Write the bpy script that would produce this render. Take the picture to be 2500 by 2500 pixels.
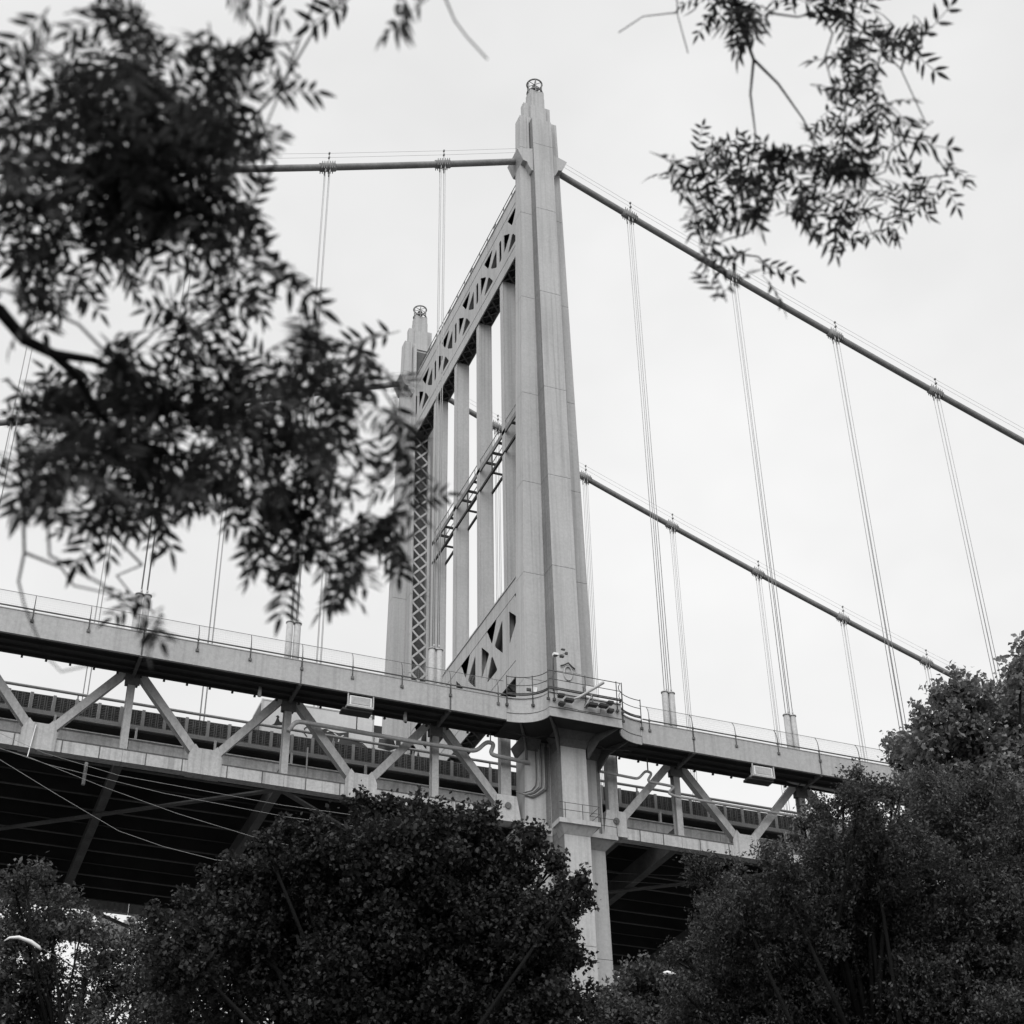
import bpy, bmesh, math, random
import numpy as np
from mathutils import Vector, Matrix

R = math.radians
scene = bpy.context.scene
for o in list(bpy.data.objects):
    bpy.data.objects.remove(o)
COL = scene.collection

# ------------------------------------------------------------------ camera
cam_d = bpy.data.cameras.new('camera')
cam = bpy.data.objects.new('camera', cam_d)
COL.objects.link(cam)
scene.camera = cam
CAM = Vector((-34.713, -79.392, 1.6))
yaw, pitch, roll = R(21.953), R(34.073), R(-1.051)
fwd = Vector((math.sin(yaw) * math.cos(pitch), math.cos(yaw) * math.cos(pitch), math.sin(pitch)))
rgt = Vector((math.cos(yaw), -math.sin(yaw), 0))
upv = rgt.cross(fwd)
r2 = rgt * math.cos(roll) + upv * math.sin(roll)
u2 = upv * math.cos(roll) - rgt * math.sin(roll)
m3 = Matrix((r2, u2, -fwd)).transposed()
cam.matrix_world = Matrix.Translation(CAM) @ m3.to_4x4()
cam_d.sensor_width = 36.0
cam_d.lens = 36.0 * 3766.45 / 2500.0
cam_d.clip_start = 0.1
cam_d.clip_end = 5000
cam_d.dof.use_dof = True
cam_d.dof.focus_distance = 115.0
cam_d.dof.aperture_fstop = 3.7
cam_d.dof.aperture_blades = 0

# ------------------------------------------------------------------ world, sun, exposure
SUN_AZ, SUN_EL = R(214), R(46)      # azimuth clockwise from +y
world = bpy.data.worlds.new('World')
scene.world = world
world.use_nodes = True
wn, wl = world.node_tree.nodes, world.node_tree.links
wn.clear()
w_out = wn.new('ShaderNodeOutputWorld')
w_bg = wn.new('ShaderNodeBackground')
w_sky = wn.new('ShaderNodeTexSky')
w_sky.sky_type = 'NISHITA'
w_sky.sun_disc = False
w_sky.sun_elevation = SUN_EL
w_sky.sun_rotation = SUN_AZ
w_sky.air_density = 1.0
w_sky.dust_density = 6.0
w_bw = wn.new('ShaderNodeRGBToBW')
wl.new(w_sky.outputs[0], w_bw.inputs[0])
w_tc = wn.new('ShaderNodeTexCoord')
w_map = wn.new('ShaderNodeMapping')
w_map.inputs['Scale'].default_value = (1.0, 1.0, 1.6)
wl.new(w_tc.outputs['Generated'], w_map.inputs[0])
w_noise = wn.new('ShaderNodeTexNoise')
w_noise.inputs['Scale'].default_value = 1.7
w_noise.inputs['Detail'].default_value = 5
w_noise.inputs['Roughness'].default_value = 0.6
wl.new(w_map.outputs[0], w_noise.inputs['Vector'])
w_ramp = wn.new('ShaderNodeMapRange')            # an even overcast veil with faint clouds
w_ramp.inputs['From Min'].default_value = 0.3
w_ramp.inputs['From Max'].default_value = 0.7
w_ramp.inputs['To Min'].default_value = 4.1
w_ramp.inputs['To Max'].default_value = 5.25
wl.new(w_noise.outputs[0], w_ramp.inputs[0])
w_mul = wn.new('ShaderNodeMath'); w_mul.operation = 'MULTIPLY'; w_mul.inputs[1].default_value = 0.18
wl.new(w_bw.outputs[0], w_mul.inputs[0])
w_add = wn.new('ShaderNodeMath'); w_add.operation = 'ADD'
wl.new(w_mul.outputs[0], w_add.inputs[0]); wl.new(w_ramp.outputs[0], w_add.inputs[1])
wl.new(w_add.outputs[0], w_bg.inputs['Color'])
w_bg.inputs['Strength'].default_value = 0.1
wl.new(w_bg.outputs[0], w_out.inputs[0])

sun_d = bpy.data.lights.new('sun', 'SUN')
sun_d.energy = 1.25
sun_d.angle = R(60)
sun_d.color = (1.0, 1.0, 1.0)
sun = bpy.data.objects.new('sun', sun_d)
COL.objects.link(sun)
sdir = Vector((math.sin(SUN_AZ) * math.cos(SUN_EL), math.cos(SUN_AZ) * math.cos(SUN_EL), math.sin(SUN_EL)))
sun.rotation_euler = sdir.to_track_quat('Z', 'Y').to_euler()

scene.render.engine = 'CYCLES'
scene.view_settings.view_transform = 'Standard'
scene.view_settings.look = 'None'
scene.view_settings.exposure = 0.78
scene.view_settings.gamma = 1.0
scene.view_settings.use_curve_mapping = False
scene.render.resolution_x = scene.render.resolution_y = 1024

rnd = random.Random(7)

# ------------------------------------------------------------------ materials (the photograph is black and white)
MATS = {}
def mat(name, base, rough=0.6, var=0.1, scale=3.0, streak=0.0, speck=0.0, island=0.0, bump=0.0, spec=0.3, transl=0.0, metallic=0.0):
    m = bpy.data.materials.new(name)
    m.use_nodes = True
    nt = m.node_tree; n, l = nt.nodes, nt.links
    b = n['Principled BSDF']
    b.inputs['Roughness'].default_value = rough
    b.inputs['Metallic'].default_value = metallic
    b.inputs['Specular IOR Level'].default_value = spec
    geo = n.new('ShaderNodeNewGeometry')
    val = n.new('ShaderNodeValue'); val.outputs[0].default_value = base
    cur = val.outputs[0]
    def mul(a, node_out, lo, hi, fmin=0.3, fmax=0.7):
        mr = n.new('ShaderNodeMapRange')
        mr.inputs['From Min'].default_value = fmin; mr.inputs['From Max'].default_value = fmax
        mr.inputs['To Min'].default_value = lo; mr.inputs['To Max'].default_value = hi
        l.new(node_out, mr.inputs[0])
        mm = n.new('ShaderNodeMath'); mm.operation = 'MULTIPLY'
        l.new(a, mm.inputs[0]); l.new(mr.outputs[0], mm.inputs[1])
        return mm.outputs[0]
    if var:
        t = n.new('ShaderNodeTexNoise'); t.inputs['Scale'].default_value = scale / 10; t.inputs['Detail'].default_value = 6
        t.inputs['Roughness'].default_value = 0.6
        l.new(geo.outputs['Position'], t.inputs['Vector'])
        cur = mul(cur, t.outputs[0], 1 - var, 1 + var)
    if speck:
        t = n.new('ShaderNodeTexNoise'); t.inputs['Scale'].default_value = 5.5; t.inputs['Detail'].default_value = 3
        t.inputs['Roughness'].default_value = 0.8
        l.new(geo.outputs['Position'], t.inputs['Vector'])
        cur = mul(cur, t.outputs[0], 1 - speck, 1 + speck * 0.6, 0.35, 0.65)
    if streak:
        mp = n.new('ShaderNodeMapping'); mp.inputs['Scale'].default_value = (4.5, 4.5, 0.06)
        l.new(geo.outputs['Position'], mp.inputs[0])
        t = n.new('ShaderNodeTexNoise'); t.inputs['Scale'].default_value = 1.0; t.inputs['Detail'].default_value = 4
        l.new(mp.outputs[0], t.inputs['Vector'])
        cur = mul(cur, t.outputs[0], 1 - streak, 1.03, 0.32, 0.52)
    if island:
        cur = mul(cur, geo.outputs['Random Per Island'], 1 - island, 1 + island, 0, 1)
    l.new(cur, b.inputs['Base Color'])
    if bump:
        t = n.new('ShaderNodeTexNoise'); t.inputs['Scale'].default_value = scale * 4; t.inputs['Detail'].default_value = 5
        l.new(geo.outputs['Position'], t.inputs['Vector'])
        bp = n.new('ShaderNodeBump'); bp.inputs['Strength'].default_value = bump; bp.inputs['Distance'].default_value = 0.05
        l.new(t.outputs[0], bp.inputs['Height']); l.new(bp.outputs[0], b.inputs['Normal'])
    if transl:
        tr = n.new('ShaderNodeBsdfTranslucent'); l.new(cur, tr.inputs['Color'])
        mx = n.new('ShaderNodeMixShader'); mx.inputs[0].default_value = transl
        l.new(b.outputs[0], mx.inputs[1]); l.new(tr.outputs[0], mx.inputs[2])
        l.new(mx.outputs[0], n['Material Output'].inputs['Surface'])
    MATS[name] = m
    return m
mat('tower_paint', 0.40, 0.6, 0.09, 1.5, streak=0.17, speck=0.09)
mat('truss_paint', 0.39, 0.55, 0.10, 4, streak=0.14, speck=0.17)
mat('stringer_paint', 0.5, 0.6, 0.1, 4, streak=0.2, speck=0.16)
mat('chord_paint', 0.45, 0.55, 0.10, 5, streak=0.28, speck=0.14)
mat('fascia_paint', 0.37, 0.55, 0.07, 2, streak=0.12, speck=0.12)
mat('dark_paint', 0.20, 0.7, 0.15, 3, streak=0.2, speck=0.2)
mat('dirty_shaded_steel', 0.12, 0.8, 0.25, 5, speck=0.2)  # shade of deck underside and corbels put into the colour; also dirty fittings
mat('shaded_steel', 0.045, 0.85, 0.3, 4)  # near-black, the shade of the undersides put into the colour
mat('cable_wrap', 0.22, 0.6, 0.18, 6, speck=0.2)
mat('rope_wire', 0.38, 0.6, 0.05, 6)
mat('dark_metal', 0.06, 0.5, 0.1, 6)
mat('black_metal', 0.025, 0.5, 0.1, 6)
mat('pipe_paint', 0.40, 0.55, 0.15, 6, speck=0.15)
mat('barrier_paint', 0.10, 0.7, 0.2, 6, speck=0.2)
mat('barrier_post', 0.27, 0.65, 0.15, 6, speck=0.12)
mat('concrete', 0.34, 0.9, 0.15, 4, streak=0.2, bump=0.2)
mat('asphalt', 0.06, 0.9, 0.2, 4)
mat('grass_soil', 0.06, 1.0, 0.4, 6, bump=0.5)
mat('white_paint', 0.72, 0.4, 0.04, 3)
mat('truck_white', 0.52, 0.45, 0.05, 2, streak=0.05, speck=0.05)
mat('graffiti_dark', 0.02, 0.8, 0.2, 8)
mat('graffiti_grey', 0.05, 0.8, 0.15, 8)
mat('glass_dark', 0.02, 0.08, 0.0, spec=0.6)
mat('tyre', 0.03, 0.8, 0.1, 8)
mat('sign_white', 0.8, 0.5, 0.03, 3)
mat('bark', 0.014, 0.95, 0.3, 12, bump=0.6, spec=0.08)
mat('wire_alu', 0.30, 0.6, 0.0)
mat('leaf_near', 0.032, 0.55, 0.1, 4, island=0.5, spec=0.3, transl=0.3)
mat('leaf_maple', 0.042, 0.6, 0.3, 3, island=0.4, spec=0.12, transl=0.2)
mat('leaf_locust', 0.08, 0.6, 0.3, 3, island=0.4, spec=0.12, transl=0.25)
mat('leaf_oak', 0.2, 0.5, 0.2, 3, island=0.4, spec=0.35, transl=0.3)
mat('leaf_far', 0.085, 0.6, 0.2, 3, island=0.4, spec=0.15, transl=0.25)

# ------------------------------------------------------------------ builders
GR = -0.0135                       # the deck runs gently downhill to the right
def G(x): return GR * x
BASE = {}                          # world position of each thing's base

def base_of(p):
    while p.parent: p = p.parent
    return BASE.get(p.name, Vector((0, 0, 0)))

class MB:
    def __init__(s): s.v, s.f, s.sm = [], [], []
    def add(s, vs, fs, smooth=False):
        o = len(s.v)
        s.v += [tuple(p) for p in vs]
        for f in fs:
            s.f.append(tuple(i + o for i in f)); s.sm.append(smooth)
        return s
    def hexa(s, b4, t4):
        return s.add(list(b4) + list(t4), [(3, 2, 1, 0), (4, 5, 6, 7), (0, 1, 5, 4), (1, 2, 6, 5), (2, 3, 7, 6), (3, 0, 4, 7)])
    def box(s, x0, x1, y0, y1, z0, z1, g=False):
        a, b = (G(x0), G(x1)) if g else (0, 0)
        return s.hexa([(x0, y0, z0 + a), (x1, y0, z0 + b), (x1, y1, z0 + b), (x0, y1, z0 + a)],
                      [(x0, y0, z1 + a), (x1, y0, z1 + b), (x1, y1, z1 + b), (x0, y1, z1 + a)])
    def taper(s, r0, z0, r1, z1):          # rect (x0,x1,y0,y1) at z0 to another at z1
        q = lambda r, z: [(r[0], r[2], z), (r[1], r[2], z), (r[1], r[3], z), (r[0], r[3], z)]
        return s.hexa(q(r0, z0), q(r1, z1))
    def beam(s, p0, p1, w, h, up=(0, 0, 1)):
        p0, p1 = Vector(p0), Vector(p1)
        d = (p1 - p0).normalized()
        a = d.cross(Vector(up))
        if a.length < 1e-4: a = d.cross(Vector((0, 1, 0)))
        a.normalize(); b = a.cross(d)
        a *= w / 2; b *= h / 2
        q = lambda p: [p - a - b, p + a - b, p + a + b, p - a + b]
        return s.hexa(q(p0), q(p1))
    def tube(s, pts, r, n=6, caps=True):
        pts = [Vector(p) for p in pts]
        rs = r if isinstance(r, (list, tuple)) else [r] * len(pts)
        ring = []
        up = None
        for i, p in enumerate(pts):
            d = (pts[min(i + 1, len(pts) - 1)] - pts[max(i - 1, 0)]).normalized()
            if up is None:
                up = Vector((0, 0, 1)) if abs(d.z) < 0.9 else Vector((0, 1, 0))
            a = d.cross(up).normalized(); b = a.cross(d).normalized(); up = b
            for k in range(n):
                t = 2 * math.pi * k / n
                ring.append(p + (a * math.cos(t) + b * math.sin(t)) * rs[i])
        fs = []
        for i in range(len(pts) - 1):
            for k in range(n):
                k2 = (k + 1) % n
                fs.append((i * n + k, i * n + k2, (i + 1) * n + k2, (i + 1) * n + k))
        s.add(ring, fs, n > 5)
        if caps:
            o = len(s.v) - len(ring)
            s.f.append(tuple(o + k for k in range(n))[::-1]); s.sm.append(False)
            s.f.append(tuple(o + len(ring) - n + k for k in range(n))); s.sm.append(False)
        return s
    def prism(s, poly, axis, t0, t1):      # poly of 2-D points, extruded along axis
        def pt(q, t):
            return (t, q[0], q[1]) if axis == 0 else (q[0], t, q[1]) if axis == 1 else (q[0], q[1], t)
        n = len(poly)
        vs = [pt(q, t0) for q in poly] + [pt(q, t1) for q in poly]
        fs = [tuple(range(n))[::-1], tuple(range(n, 2 * n))] + [(i, (i + 1) % n, n + (i + 1) % n, n + i) for i in range(n)]
        return s.add(vs, fs)
    def mesh(s, name, m, off=(0, 0, 0)):
        me = bpy.data.meshes.new(name)
        ox, oy, oz = off
        me.from_pydata([(x - ox, y - oy, z - oz) for x, y, z in s.v], [], s.f)
        me.polygons.foreach_set('use_smooth', s.sm)
        bm = bmesh.new(); bm.from_mesh(me); bmesh.ops.recalc_face_normals(bm, faces=bm.faces); bm.to_mesh(me); bm.free()
        me.materials.append(MATS[m])
        me.update()
        return me
    def build(s, name, m, parent=None):
        off = base_of(parent) if parent else (0, 0, 0)
        o = bpy.data.objects.new(name, s.mesh(name, m, off))
        COL.objects.link(o)
        if parent: o.parent = parent
        return o

def put(name, me, parent, loc):            # a shared mesh as a part at a world place
    o = bpy.data.objects.new(name, me)
    COL.objects.link(o)
    o.parent = parent
    o.location = Vector(loc) - base_of(parent)
    return o

def tag(o, label, cat, group=None, kind=None):
    o['label'] = label; o['category'] = cat
    if group: o['group'] = group
    if kind: o['kind'] = kind
    return o
def thing(name, label, cat, loc, group=None):
    o = bpy.data.objects.new(name, None)
    o.empty_display_size = 0.5
    COL.objects.link(o)
    o.location = loc
    BASE[o.name] = Vector(loc)
    return tag(o, label, cat, group)
def struct(o):
    o['kind'] = 'structure'
    return o

def holed_plate(outer, holes, axis, t0, t1, name, m, parent):
    """a plate with real cut-outs, extruded along axis"""
    bm = bmesh.new()
    def pt(q, t): return (t, q[0], q[1]) if axis == 0 else (q[0], t, q[1])
    edges = []
    for loop in [outer] + holes:
        vs = [bm.verts.new(pt(q, t0)) for q in loop]
        for i in range(len(vs)):
            edges.append(bm.edges.new((vs[i], vs[(i + 1) % len(vs)])))
    bmesh.ops.triangle_fill(bm, use_beauty=True, use_dissolve=False, edges=edges)
    ret = bmesh.ops.extrude_face_region(bm, geom=list(bm.faces))
    mv = [g for g in ret['geom'] if isinstance(g, bmesh.types.BMVert)]
    d = (t1 - t0)
    bmesh.ops.translate(bm, verts=mv, vec=(d, 0, 0) if axis == 0 else (0, d, 0))
    bmesh.ops.recalc_face_normals(bm, faces=bm.faces)
    off = base_of(parent)
    bmesh.ops.translate(bm, verts=bm.verts, vec=-Vector(off))
    me = bpy.data.meshes.new(name); bm.to_mesh(me); bm.free()
    me.materials.append(MATS[m])
    o = bpy.data.objects.new(name, me); COL.objects.link(o); o.parent = parent
    return o
def rounded(poly, r=0.18, seg=3):
    out = []
    n = len(poly)
    for i in range(n):
        p, a, b = Vector(poly[i]), Vector(poly[i - 1]), Vector(poly[(i + 1) % n])
        da, db = (a - p), (b - p)
        ra = min(r, da.length * .45); rb = min(r, db.length * .45)
        s, e = p + da.normalized() * ra, p + db.normalized() * rb
        for k in range(seg + 1):
            t = k / seg
            q = s * (1 - t) ** 2 + p * 2 * t * (1 - t) + e * t * t
            out.append((q.x, q.y))
    return out
# ------------------------------------------------------------------ ground
g = MB()
g.add([(-900, -900, 0), (900, -900, 0), (900, 900, 0), (-900, 900, 0)], [(0, 1, 2, 3)])
struct(g.build('ground', 'grass_soil'))
g = MB(); g.box(-400, 400, -34, -27, -0.05, 0.02)
struct(g.build('road', 'asphalt'))
g = MB(); g.box(-400, 400, -38, -34, -0.05, 0.14)
struct(g.build('pavement', 'concrete'))

# ------------------------------------------------------------------ suspension tower
W = 29.9
def wx(z): return 1.6 + (98 - z) * 0.0151       # half width of the wings, along the bridge
def ro(z): return 1.2 + (98 - z) * 0.0205       # how far the rib stands out
def wy(z): return 0.5 + (98 - z) * 0.004        # half thickness of the wings
RX = 0.82
tower = thing('suspension_tower', 'tall pale steel bridge tower of two stepped legs joined by pierced struts', 'bridge tower', (0, W / 2, 0))

COLS_Y = [W / 2 - 8.16, W / 2 - 2.72, W / 2 + 2.72, W / 2 + 8.16]
bar_me = MB().beam((-0.62, 0, -0.66), (0.62, 0, 0.66), 0.17, 0.035, (0, 1, 0)).mesh('lacing_bar', 'tower_paint')
bar_me2 = MB().beam((-0.62, 0.04, 0.66), (0.62, 0.04, -0.66), 0.17, 0.035, (0, 1, 0)).mesh('lacing_bar', 'tower_paint')

def make_leg(y0, s):
    Y = lambda l: y0 + s * l
    def rect(x0, x1, l0, l1):
        a, b = sorted((Y(l0), Y(l1)))
        return (x0, x1, a, b)
    core = MB()
    for za, zb in [(0, 97.2)]:
        f = lambda z: rect(-wx(z) + .05, wx(z) - .05, -wy(z) + .05, wy(z) - .05)
        core.taper(f(za), za, f(zb), zb)
        f = lambda z: rect(-RX + .05, RX - .05, -ro(z) + .05, -wy(z) + .1)
        core.taper(f(za), za, f(zb), zb)
    leg = core.build('leg', 'shaded_steel', tower)
    cuts = [0.3, 12, 21, 29.5, 36.45, 42.3, 46.7, 54.5, 61.8, 69.5, 78.6, 87.3, 94.6, 98.3]
    for i, (za, zb) in enumerate(zip(cuts[:-1], cuts[1:])):
        gap = 0.03
        z0, z1 = za + gap / 2, zb - (gap / 2 if i < len(cuts) - 2 else 0)
        b = MB()
        f = lambda z: rect(-wx(z), wx(z), -wy(z), wy(z))
        b.taper(f(z0), z0, f(z1), z1)
        zr = min(z1, 97.6)
        f = lambda z: rect(-RX, RX, -ro(z), -wy(z) + .03)
        b.taper(f(z0), z0, f(zr), zr)
        for sx in (-1, 1):                                  # inner rib: two side plates with flanges
            x0, x1 = sorted((sx * RX, sx * (RX - .10)))
            f = lambda z: rect(x0, x1, wy(z) - .03, ro(z) - .05)
            b.taper(f(z0), z0, f(zr), zr)
            x0, x1 = sorted((sx * (RX + .03), sx * (RX - .20)))
            f = lambda z: rect(x0, x1, ro(z) - .051, ro(z))
            b.taper(f(z0), z0, f(zr), zr)
        for xx in (.10, .48):                        # splice straps on the outer face
            f = lambda z: rect(xx - .05, xx + .05, -ro(z) - .010, -ro(z) + .02)
            b.taper(f(z0 + .05), z0 + .05, f(zr - .05), zr - .05)
        for xx in (-1.45, 1.45):
            f = lambda z: rect(xx - .05, xx + .05, -wy(z) - .010, -wy(z) + .02)
            b.taper(f(z0 + .05), z0 + .05, f(z1 - .05), z1 - .05)
        sec = b.build('leg_section', 'tower_paint', leg)
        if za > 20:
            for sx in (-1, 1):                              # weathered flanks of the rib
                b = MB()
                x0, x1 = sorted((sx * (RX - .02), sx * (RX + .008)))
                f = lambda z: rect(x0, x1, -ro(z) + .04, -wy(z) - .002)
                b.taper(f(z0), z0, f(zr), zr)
                b.build('rib_flank', 'dark_paint', leg)
    for xa, xb in ((.87, 1.18), (2.2, 2.42), (-1.18, -.87)):   # flat dark strips below the balcony
        b = MB()
        f = lambda z: rect(xa, xb, -wy(z) - .008, -wy(z) + .01)
        b.taper(f(37.0), 37.0, f(42.2), 42.2)
        b.build('dark_strip', 'dark_paint', leg)
    # dark liner inside the open rib, and the lacing across it
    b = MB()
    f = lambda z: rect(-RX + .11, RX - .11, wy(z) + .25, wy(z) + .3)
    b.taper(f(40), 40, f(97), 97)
    b.build('rib_liner', 'dirty_shaded_steel', leg)
    for lo, hi in ((44.5, 50.0), (57.8, 86.4)):
        n = int((hi - lo) / 1.32)
        for k in range(n):
            z = lo + (k + .5) * (hi - lo) / n
            put('lacing_bar', bar_me, leg, (0, Y(ro(z) - .02), z))
            put('lacing_bar', bar_me2, leg, (0, Y(ro(z) - .02), z))
    # stepped cap
    b = MB()
    b.box(-1.16, 1.16, y0 - .3, y0 + .3, 97.5, 100.2)
    b.box(-.66, .66, y0 - .60, y0 + .60, 97.5, 99.8)
    b.build('cap_step', 'tower_paint', leg)
    b = MB()
    b.box(-.60, .60, y0 - .50, y0 + .50, 99.8, 101.85)
    b.box(-.68, .68, y0 - .36, y0 + .36, 99.8, 101.2)
    b.build('cap_step', 'tower_paint', leg)
    for sx in (-1, 1):                                     # slim grooved pilasters beside the rib
        b = MB()
        for l in (-1, 1):
            x0, x1 = sorted((sx * .92, sx * 1.08))
            ya, yb = sorted((y0 + l * (wy(95) - .05), y0 + l * (wy(95) + .16)))
            b.box(x0, x1, ya, yb, 94.4, 98.2)
        b.build('pilaster', 'tower_paint', leg)
        b = MB()
        pr = [(.8, 94.08), (2.13, 93.62), (1.66, 92.5), (1.32, 92.42), (1.18, 92.0), (.95, 91.6), (.8, 91.6)]
        b.prism([(sx * x, z) for x, z in pr], 1, y0 - 1.1, y0 + 1.1)
        b.build('cable_hood', 'tower_paint', leg)
    # beacon cage
    b = MB()
    rr = .62
    ring = lambda z: [(rr * math.cos(t), y0 + rr * math.sin(t), z) for t in [2 * math.pi * k / 20 for k in range(21)]]
    for z in (102.05, 103.1):
        b.tube(ring(z), .075, 6, False)
    for k in range(6):
        t = 2 * math.pi * k / 6 + .3
        b.tube([(rr * math.cos(t), y0 + rr * math.sin(t), 101.7), (rr * math.cos(t), y0 + rr * math.sin(t), 103.1)], .045, 5)
        b.tube([(rr * math.cos(t), y0 + rr * math.sin(t), 103.15), (0, y0, 103.15)], .03, 5)
    cage = b.build('beacon_cage', 'barrier_post', leg)
    b = MB()
    b.tube([(0, y0, 101.8), (0, y0, 102.35), (0, y0, 102.4), (0, y0, 102.8), (0, y0, 102.9)], [.1, .1, .26, .24, .05], 12)
    b.build('beacon_lamp', 'dark_metal', leg)
    # ledge below the deck
    b = MB()
    for sx in (0, 1, -1):
        if sx == 0: r_ = (-1.3, 1.3, -ro(37) - .5, -ro(37) + .6)
        else: r_ = tuple(sorted((sx * 1.31, sx * 3.1))) + (-wy(37) - .7, wy(37) + .4)
        a, c = sorted((Y(r_[2]), Y(r_[3])))
        b.box(r_[0], r_[1], a, c, 36.5, 36.78)
        if sx == 0: q = (-RX - .02, RX + .02, -ro(36) - .02, -ro(36) + .8)
        else: q = tuple(sorted((sx * 1.35, sx * (wx(36) + .02)))) + (-wy(36) - .02, wy(36))
        c0, c1 = sorted((Y(q[2]), Y(q[3])))
        b.taper((q[0], q[1], c0, c1), 36.0, (r_[0] + .12, r_[1] - .12, a + .12, c - .12), 36.498)
    b.build('ledge', 'tower_paint', leg)
    b = MB()
    b.box(-4.5, 4.5, y0 - 4, y0 + 4, -.4, 4.2)
    b.taper((-4.2, 4.2, y0 - 3.7, y0 + 3.7), 4.2, (-3.4, 3.4, y0 - 3, y0 + 3), 6.0)
    b.build('pedestal', 'concrete', leg)
    return leg
leg_near = make_leg(0.0, 1)
leg_far = make_leg(W, -1)

# --- portal: columns, struts, walkway beam
for yc in COLS_Y:
    b = MB()
    b.box(-.52, .52, yc - .28, yc + .28, 50, 86.6)
    c = b.build('column', 'tower_paint', tower)
    b = MB()
    for xx in (-.56, .51):
        b.box(xx, xx + .05, yc - .31, yc + .31, 50, 86.5)
    b.build('flange', 'tower_paint', c)

def strut(z0, z1, zt, zb, slot, name):
    zc = (zt + zb) / 2
    y_in0, y_in1 = .62, W - .62
    for side, (xa, xb) in enumerate(((-.60, -.54), (.54, .60))):
        outer = [(y_in0, z0), (y_in1, z0), (y_in1, z1), (y_in0, z1)]
        holes = []
        posts = [COLS_Y[0] - 5.44 + 5.44 * i for i in range(6)]
        for i in range(5):
            a, c = posts[i], posts[i + 1]
            mid = (a + c) / 2
            pw = .82 if slot else .62
            h = (zt - zb) / 2
            cand = [
                [(mid - 1.05, zt), (mid + 1.05, zt), (mid + .12, zc + .55), (mid - .12, zc + .55)],
                [(mid - 1.05, zb), (mid - .12, zc - .55), (mid + .12, zc - .55), (mid + 1.05, zb)],
                [(a + pw, zt - .75), (mid - .5, zc), (a + pw, zb + .75)],
                [(c - pw, zt - .75), (c - pw, zb + .75), (mid + .5, zc)],
            ]
            for hole in cand:
                if min(q[0] for q in hole) > y_in0 + .15 and max(q[0] for q in hole) < y_in1 - .15:
                    holes.append(rounded(hole, .22))
        if slot:
            for a in posts:
                if y_in0 + .5 < a < y_in1 - .5:
                    holes.append(rounded([(a - .26, zt - .7), (a + .26, zt - .7), (a + .26, zb + .7), (a - .26, zb + .7)], .2))
        p = holed_plate(outer, holes, 0, xa, xb, name if side == 0 else 'web_plate', 'tower_paint', tower)
        if side == 0:
            main = p
            b = MB()
            for zz in (z0 + 1.25, z1 - 1.25):                   # chord edge angles
                b.box(-.625, -.598, y_in0, y_in1, zz - .05, zz + .05)
            for zz in (z0, z1):
                b.box(-.66, -.598, y_in0, y_in1, zz - .06, zz + .06)
            b.build('edge_angle', 'tower_paint', p)
        else:
            p.parent = main
    b = MB()
    b.box(-.54, .54, y_in0, y_in1, z1 - .1, z1 - .04)
    b.build('cover_plate', 'tower_paint', main)
    b = MB()
    b.box(-.1, .1, y_in0, y_in1, z0 + .3, z1 - .3)
    b.build('inner_plate', 'shaded_steel', main)
    n = 24
    for k in range(n):
        ya = y_in0 + (y_in1 - y_in0) * k / n; yb = y_in0 + (y_in1 - y_in0) * (k + 1) / n
        for q in (0, 1):
            bb = MB().beam((-.54, ya, z0 + .02 + q * .05), (.54, yb, z0 + .02 + q * .05), .12, .04) if q == 0 else MB().beam((.54, ya, z0 + .07), (-.54, yb, z0 + .07), .12, .04)
            bb.build('lacing_bar', 'dirty_shaded_steel', main)
    return main
up_strut = strut(86.55, 93.6, 91.85, 88.25, True, 'upper_strut')
lo_strut = strut(50.0, 57.6, 56.4, 52.2, False, 'lower_strut')
b = MB()
for zz in (94.0, 94.45):
    b.tube([(-.5, 2, zz), (-.5, 28, zz)], .035, 5)
for k in range(14):
    b.box(-.53, -.47, 2.3 + k * 1.9, 2.36 + k * 1.9, 93.55, 94.5)
    if k % 3 == 0: b.box(-.62, -.35, 2.2 + k * 1.9, 2.5 + k * 1.9, 93.55, 94.2)
b.build('strut_handrail', 'dirty_shaded_steel', up_strut)
# light walkway beam half way up the portal
b = MB()
b.box(-.56, -.44, 2, 23.3, 71.35, 71.75); b.box(.44, .56, 2, 23.3, 71.35, 71.75)
wb = b.build('walkway_beam', 'dark_paint', tower)
b = MB()
b.box(-.56, -.44, 2, 23.3, 69.5, 69.72); b.box(.44, .56, 2, 23.3, 69.5, 69.72)
for k in range(16):
    y = 2.6 + k * 1.36
    b.box(-.44, .44, y, y + .12, 71.4, 71.6)
    if k % 2 == 1: b.box(-.52, -.46, y - .05, y + .05, 69.5, 71.35); b.box(.46, .52, y - .05, y + .05, 69.5, 71.35); b.box(-.52, .52, y - .06, y + .06, 69.52, 69.66)
b.build('tie_bar', 'shaded_steel', wb)
b = MB()
b.tube([(-.5, 2, 72.45), (-.5, 23.3, 72.45)], .04, 5); b.tube([(.5, 2, 72.45), (.5, 23.3, 72.45)], .04, 5)
for k in range(10):
    b.box(-.53, -.47, 2.6 + k * 2.1, 2.66 + k * 2.1, 71.7, 72.45)
b.build('walkway_handrail', 'tower_paint', wb)
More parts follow.
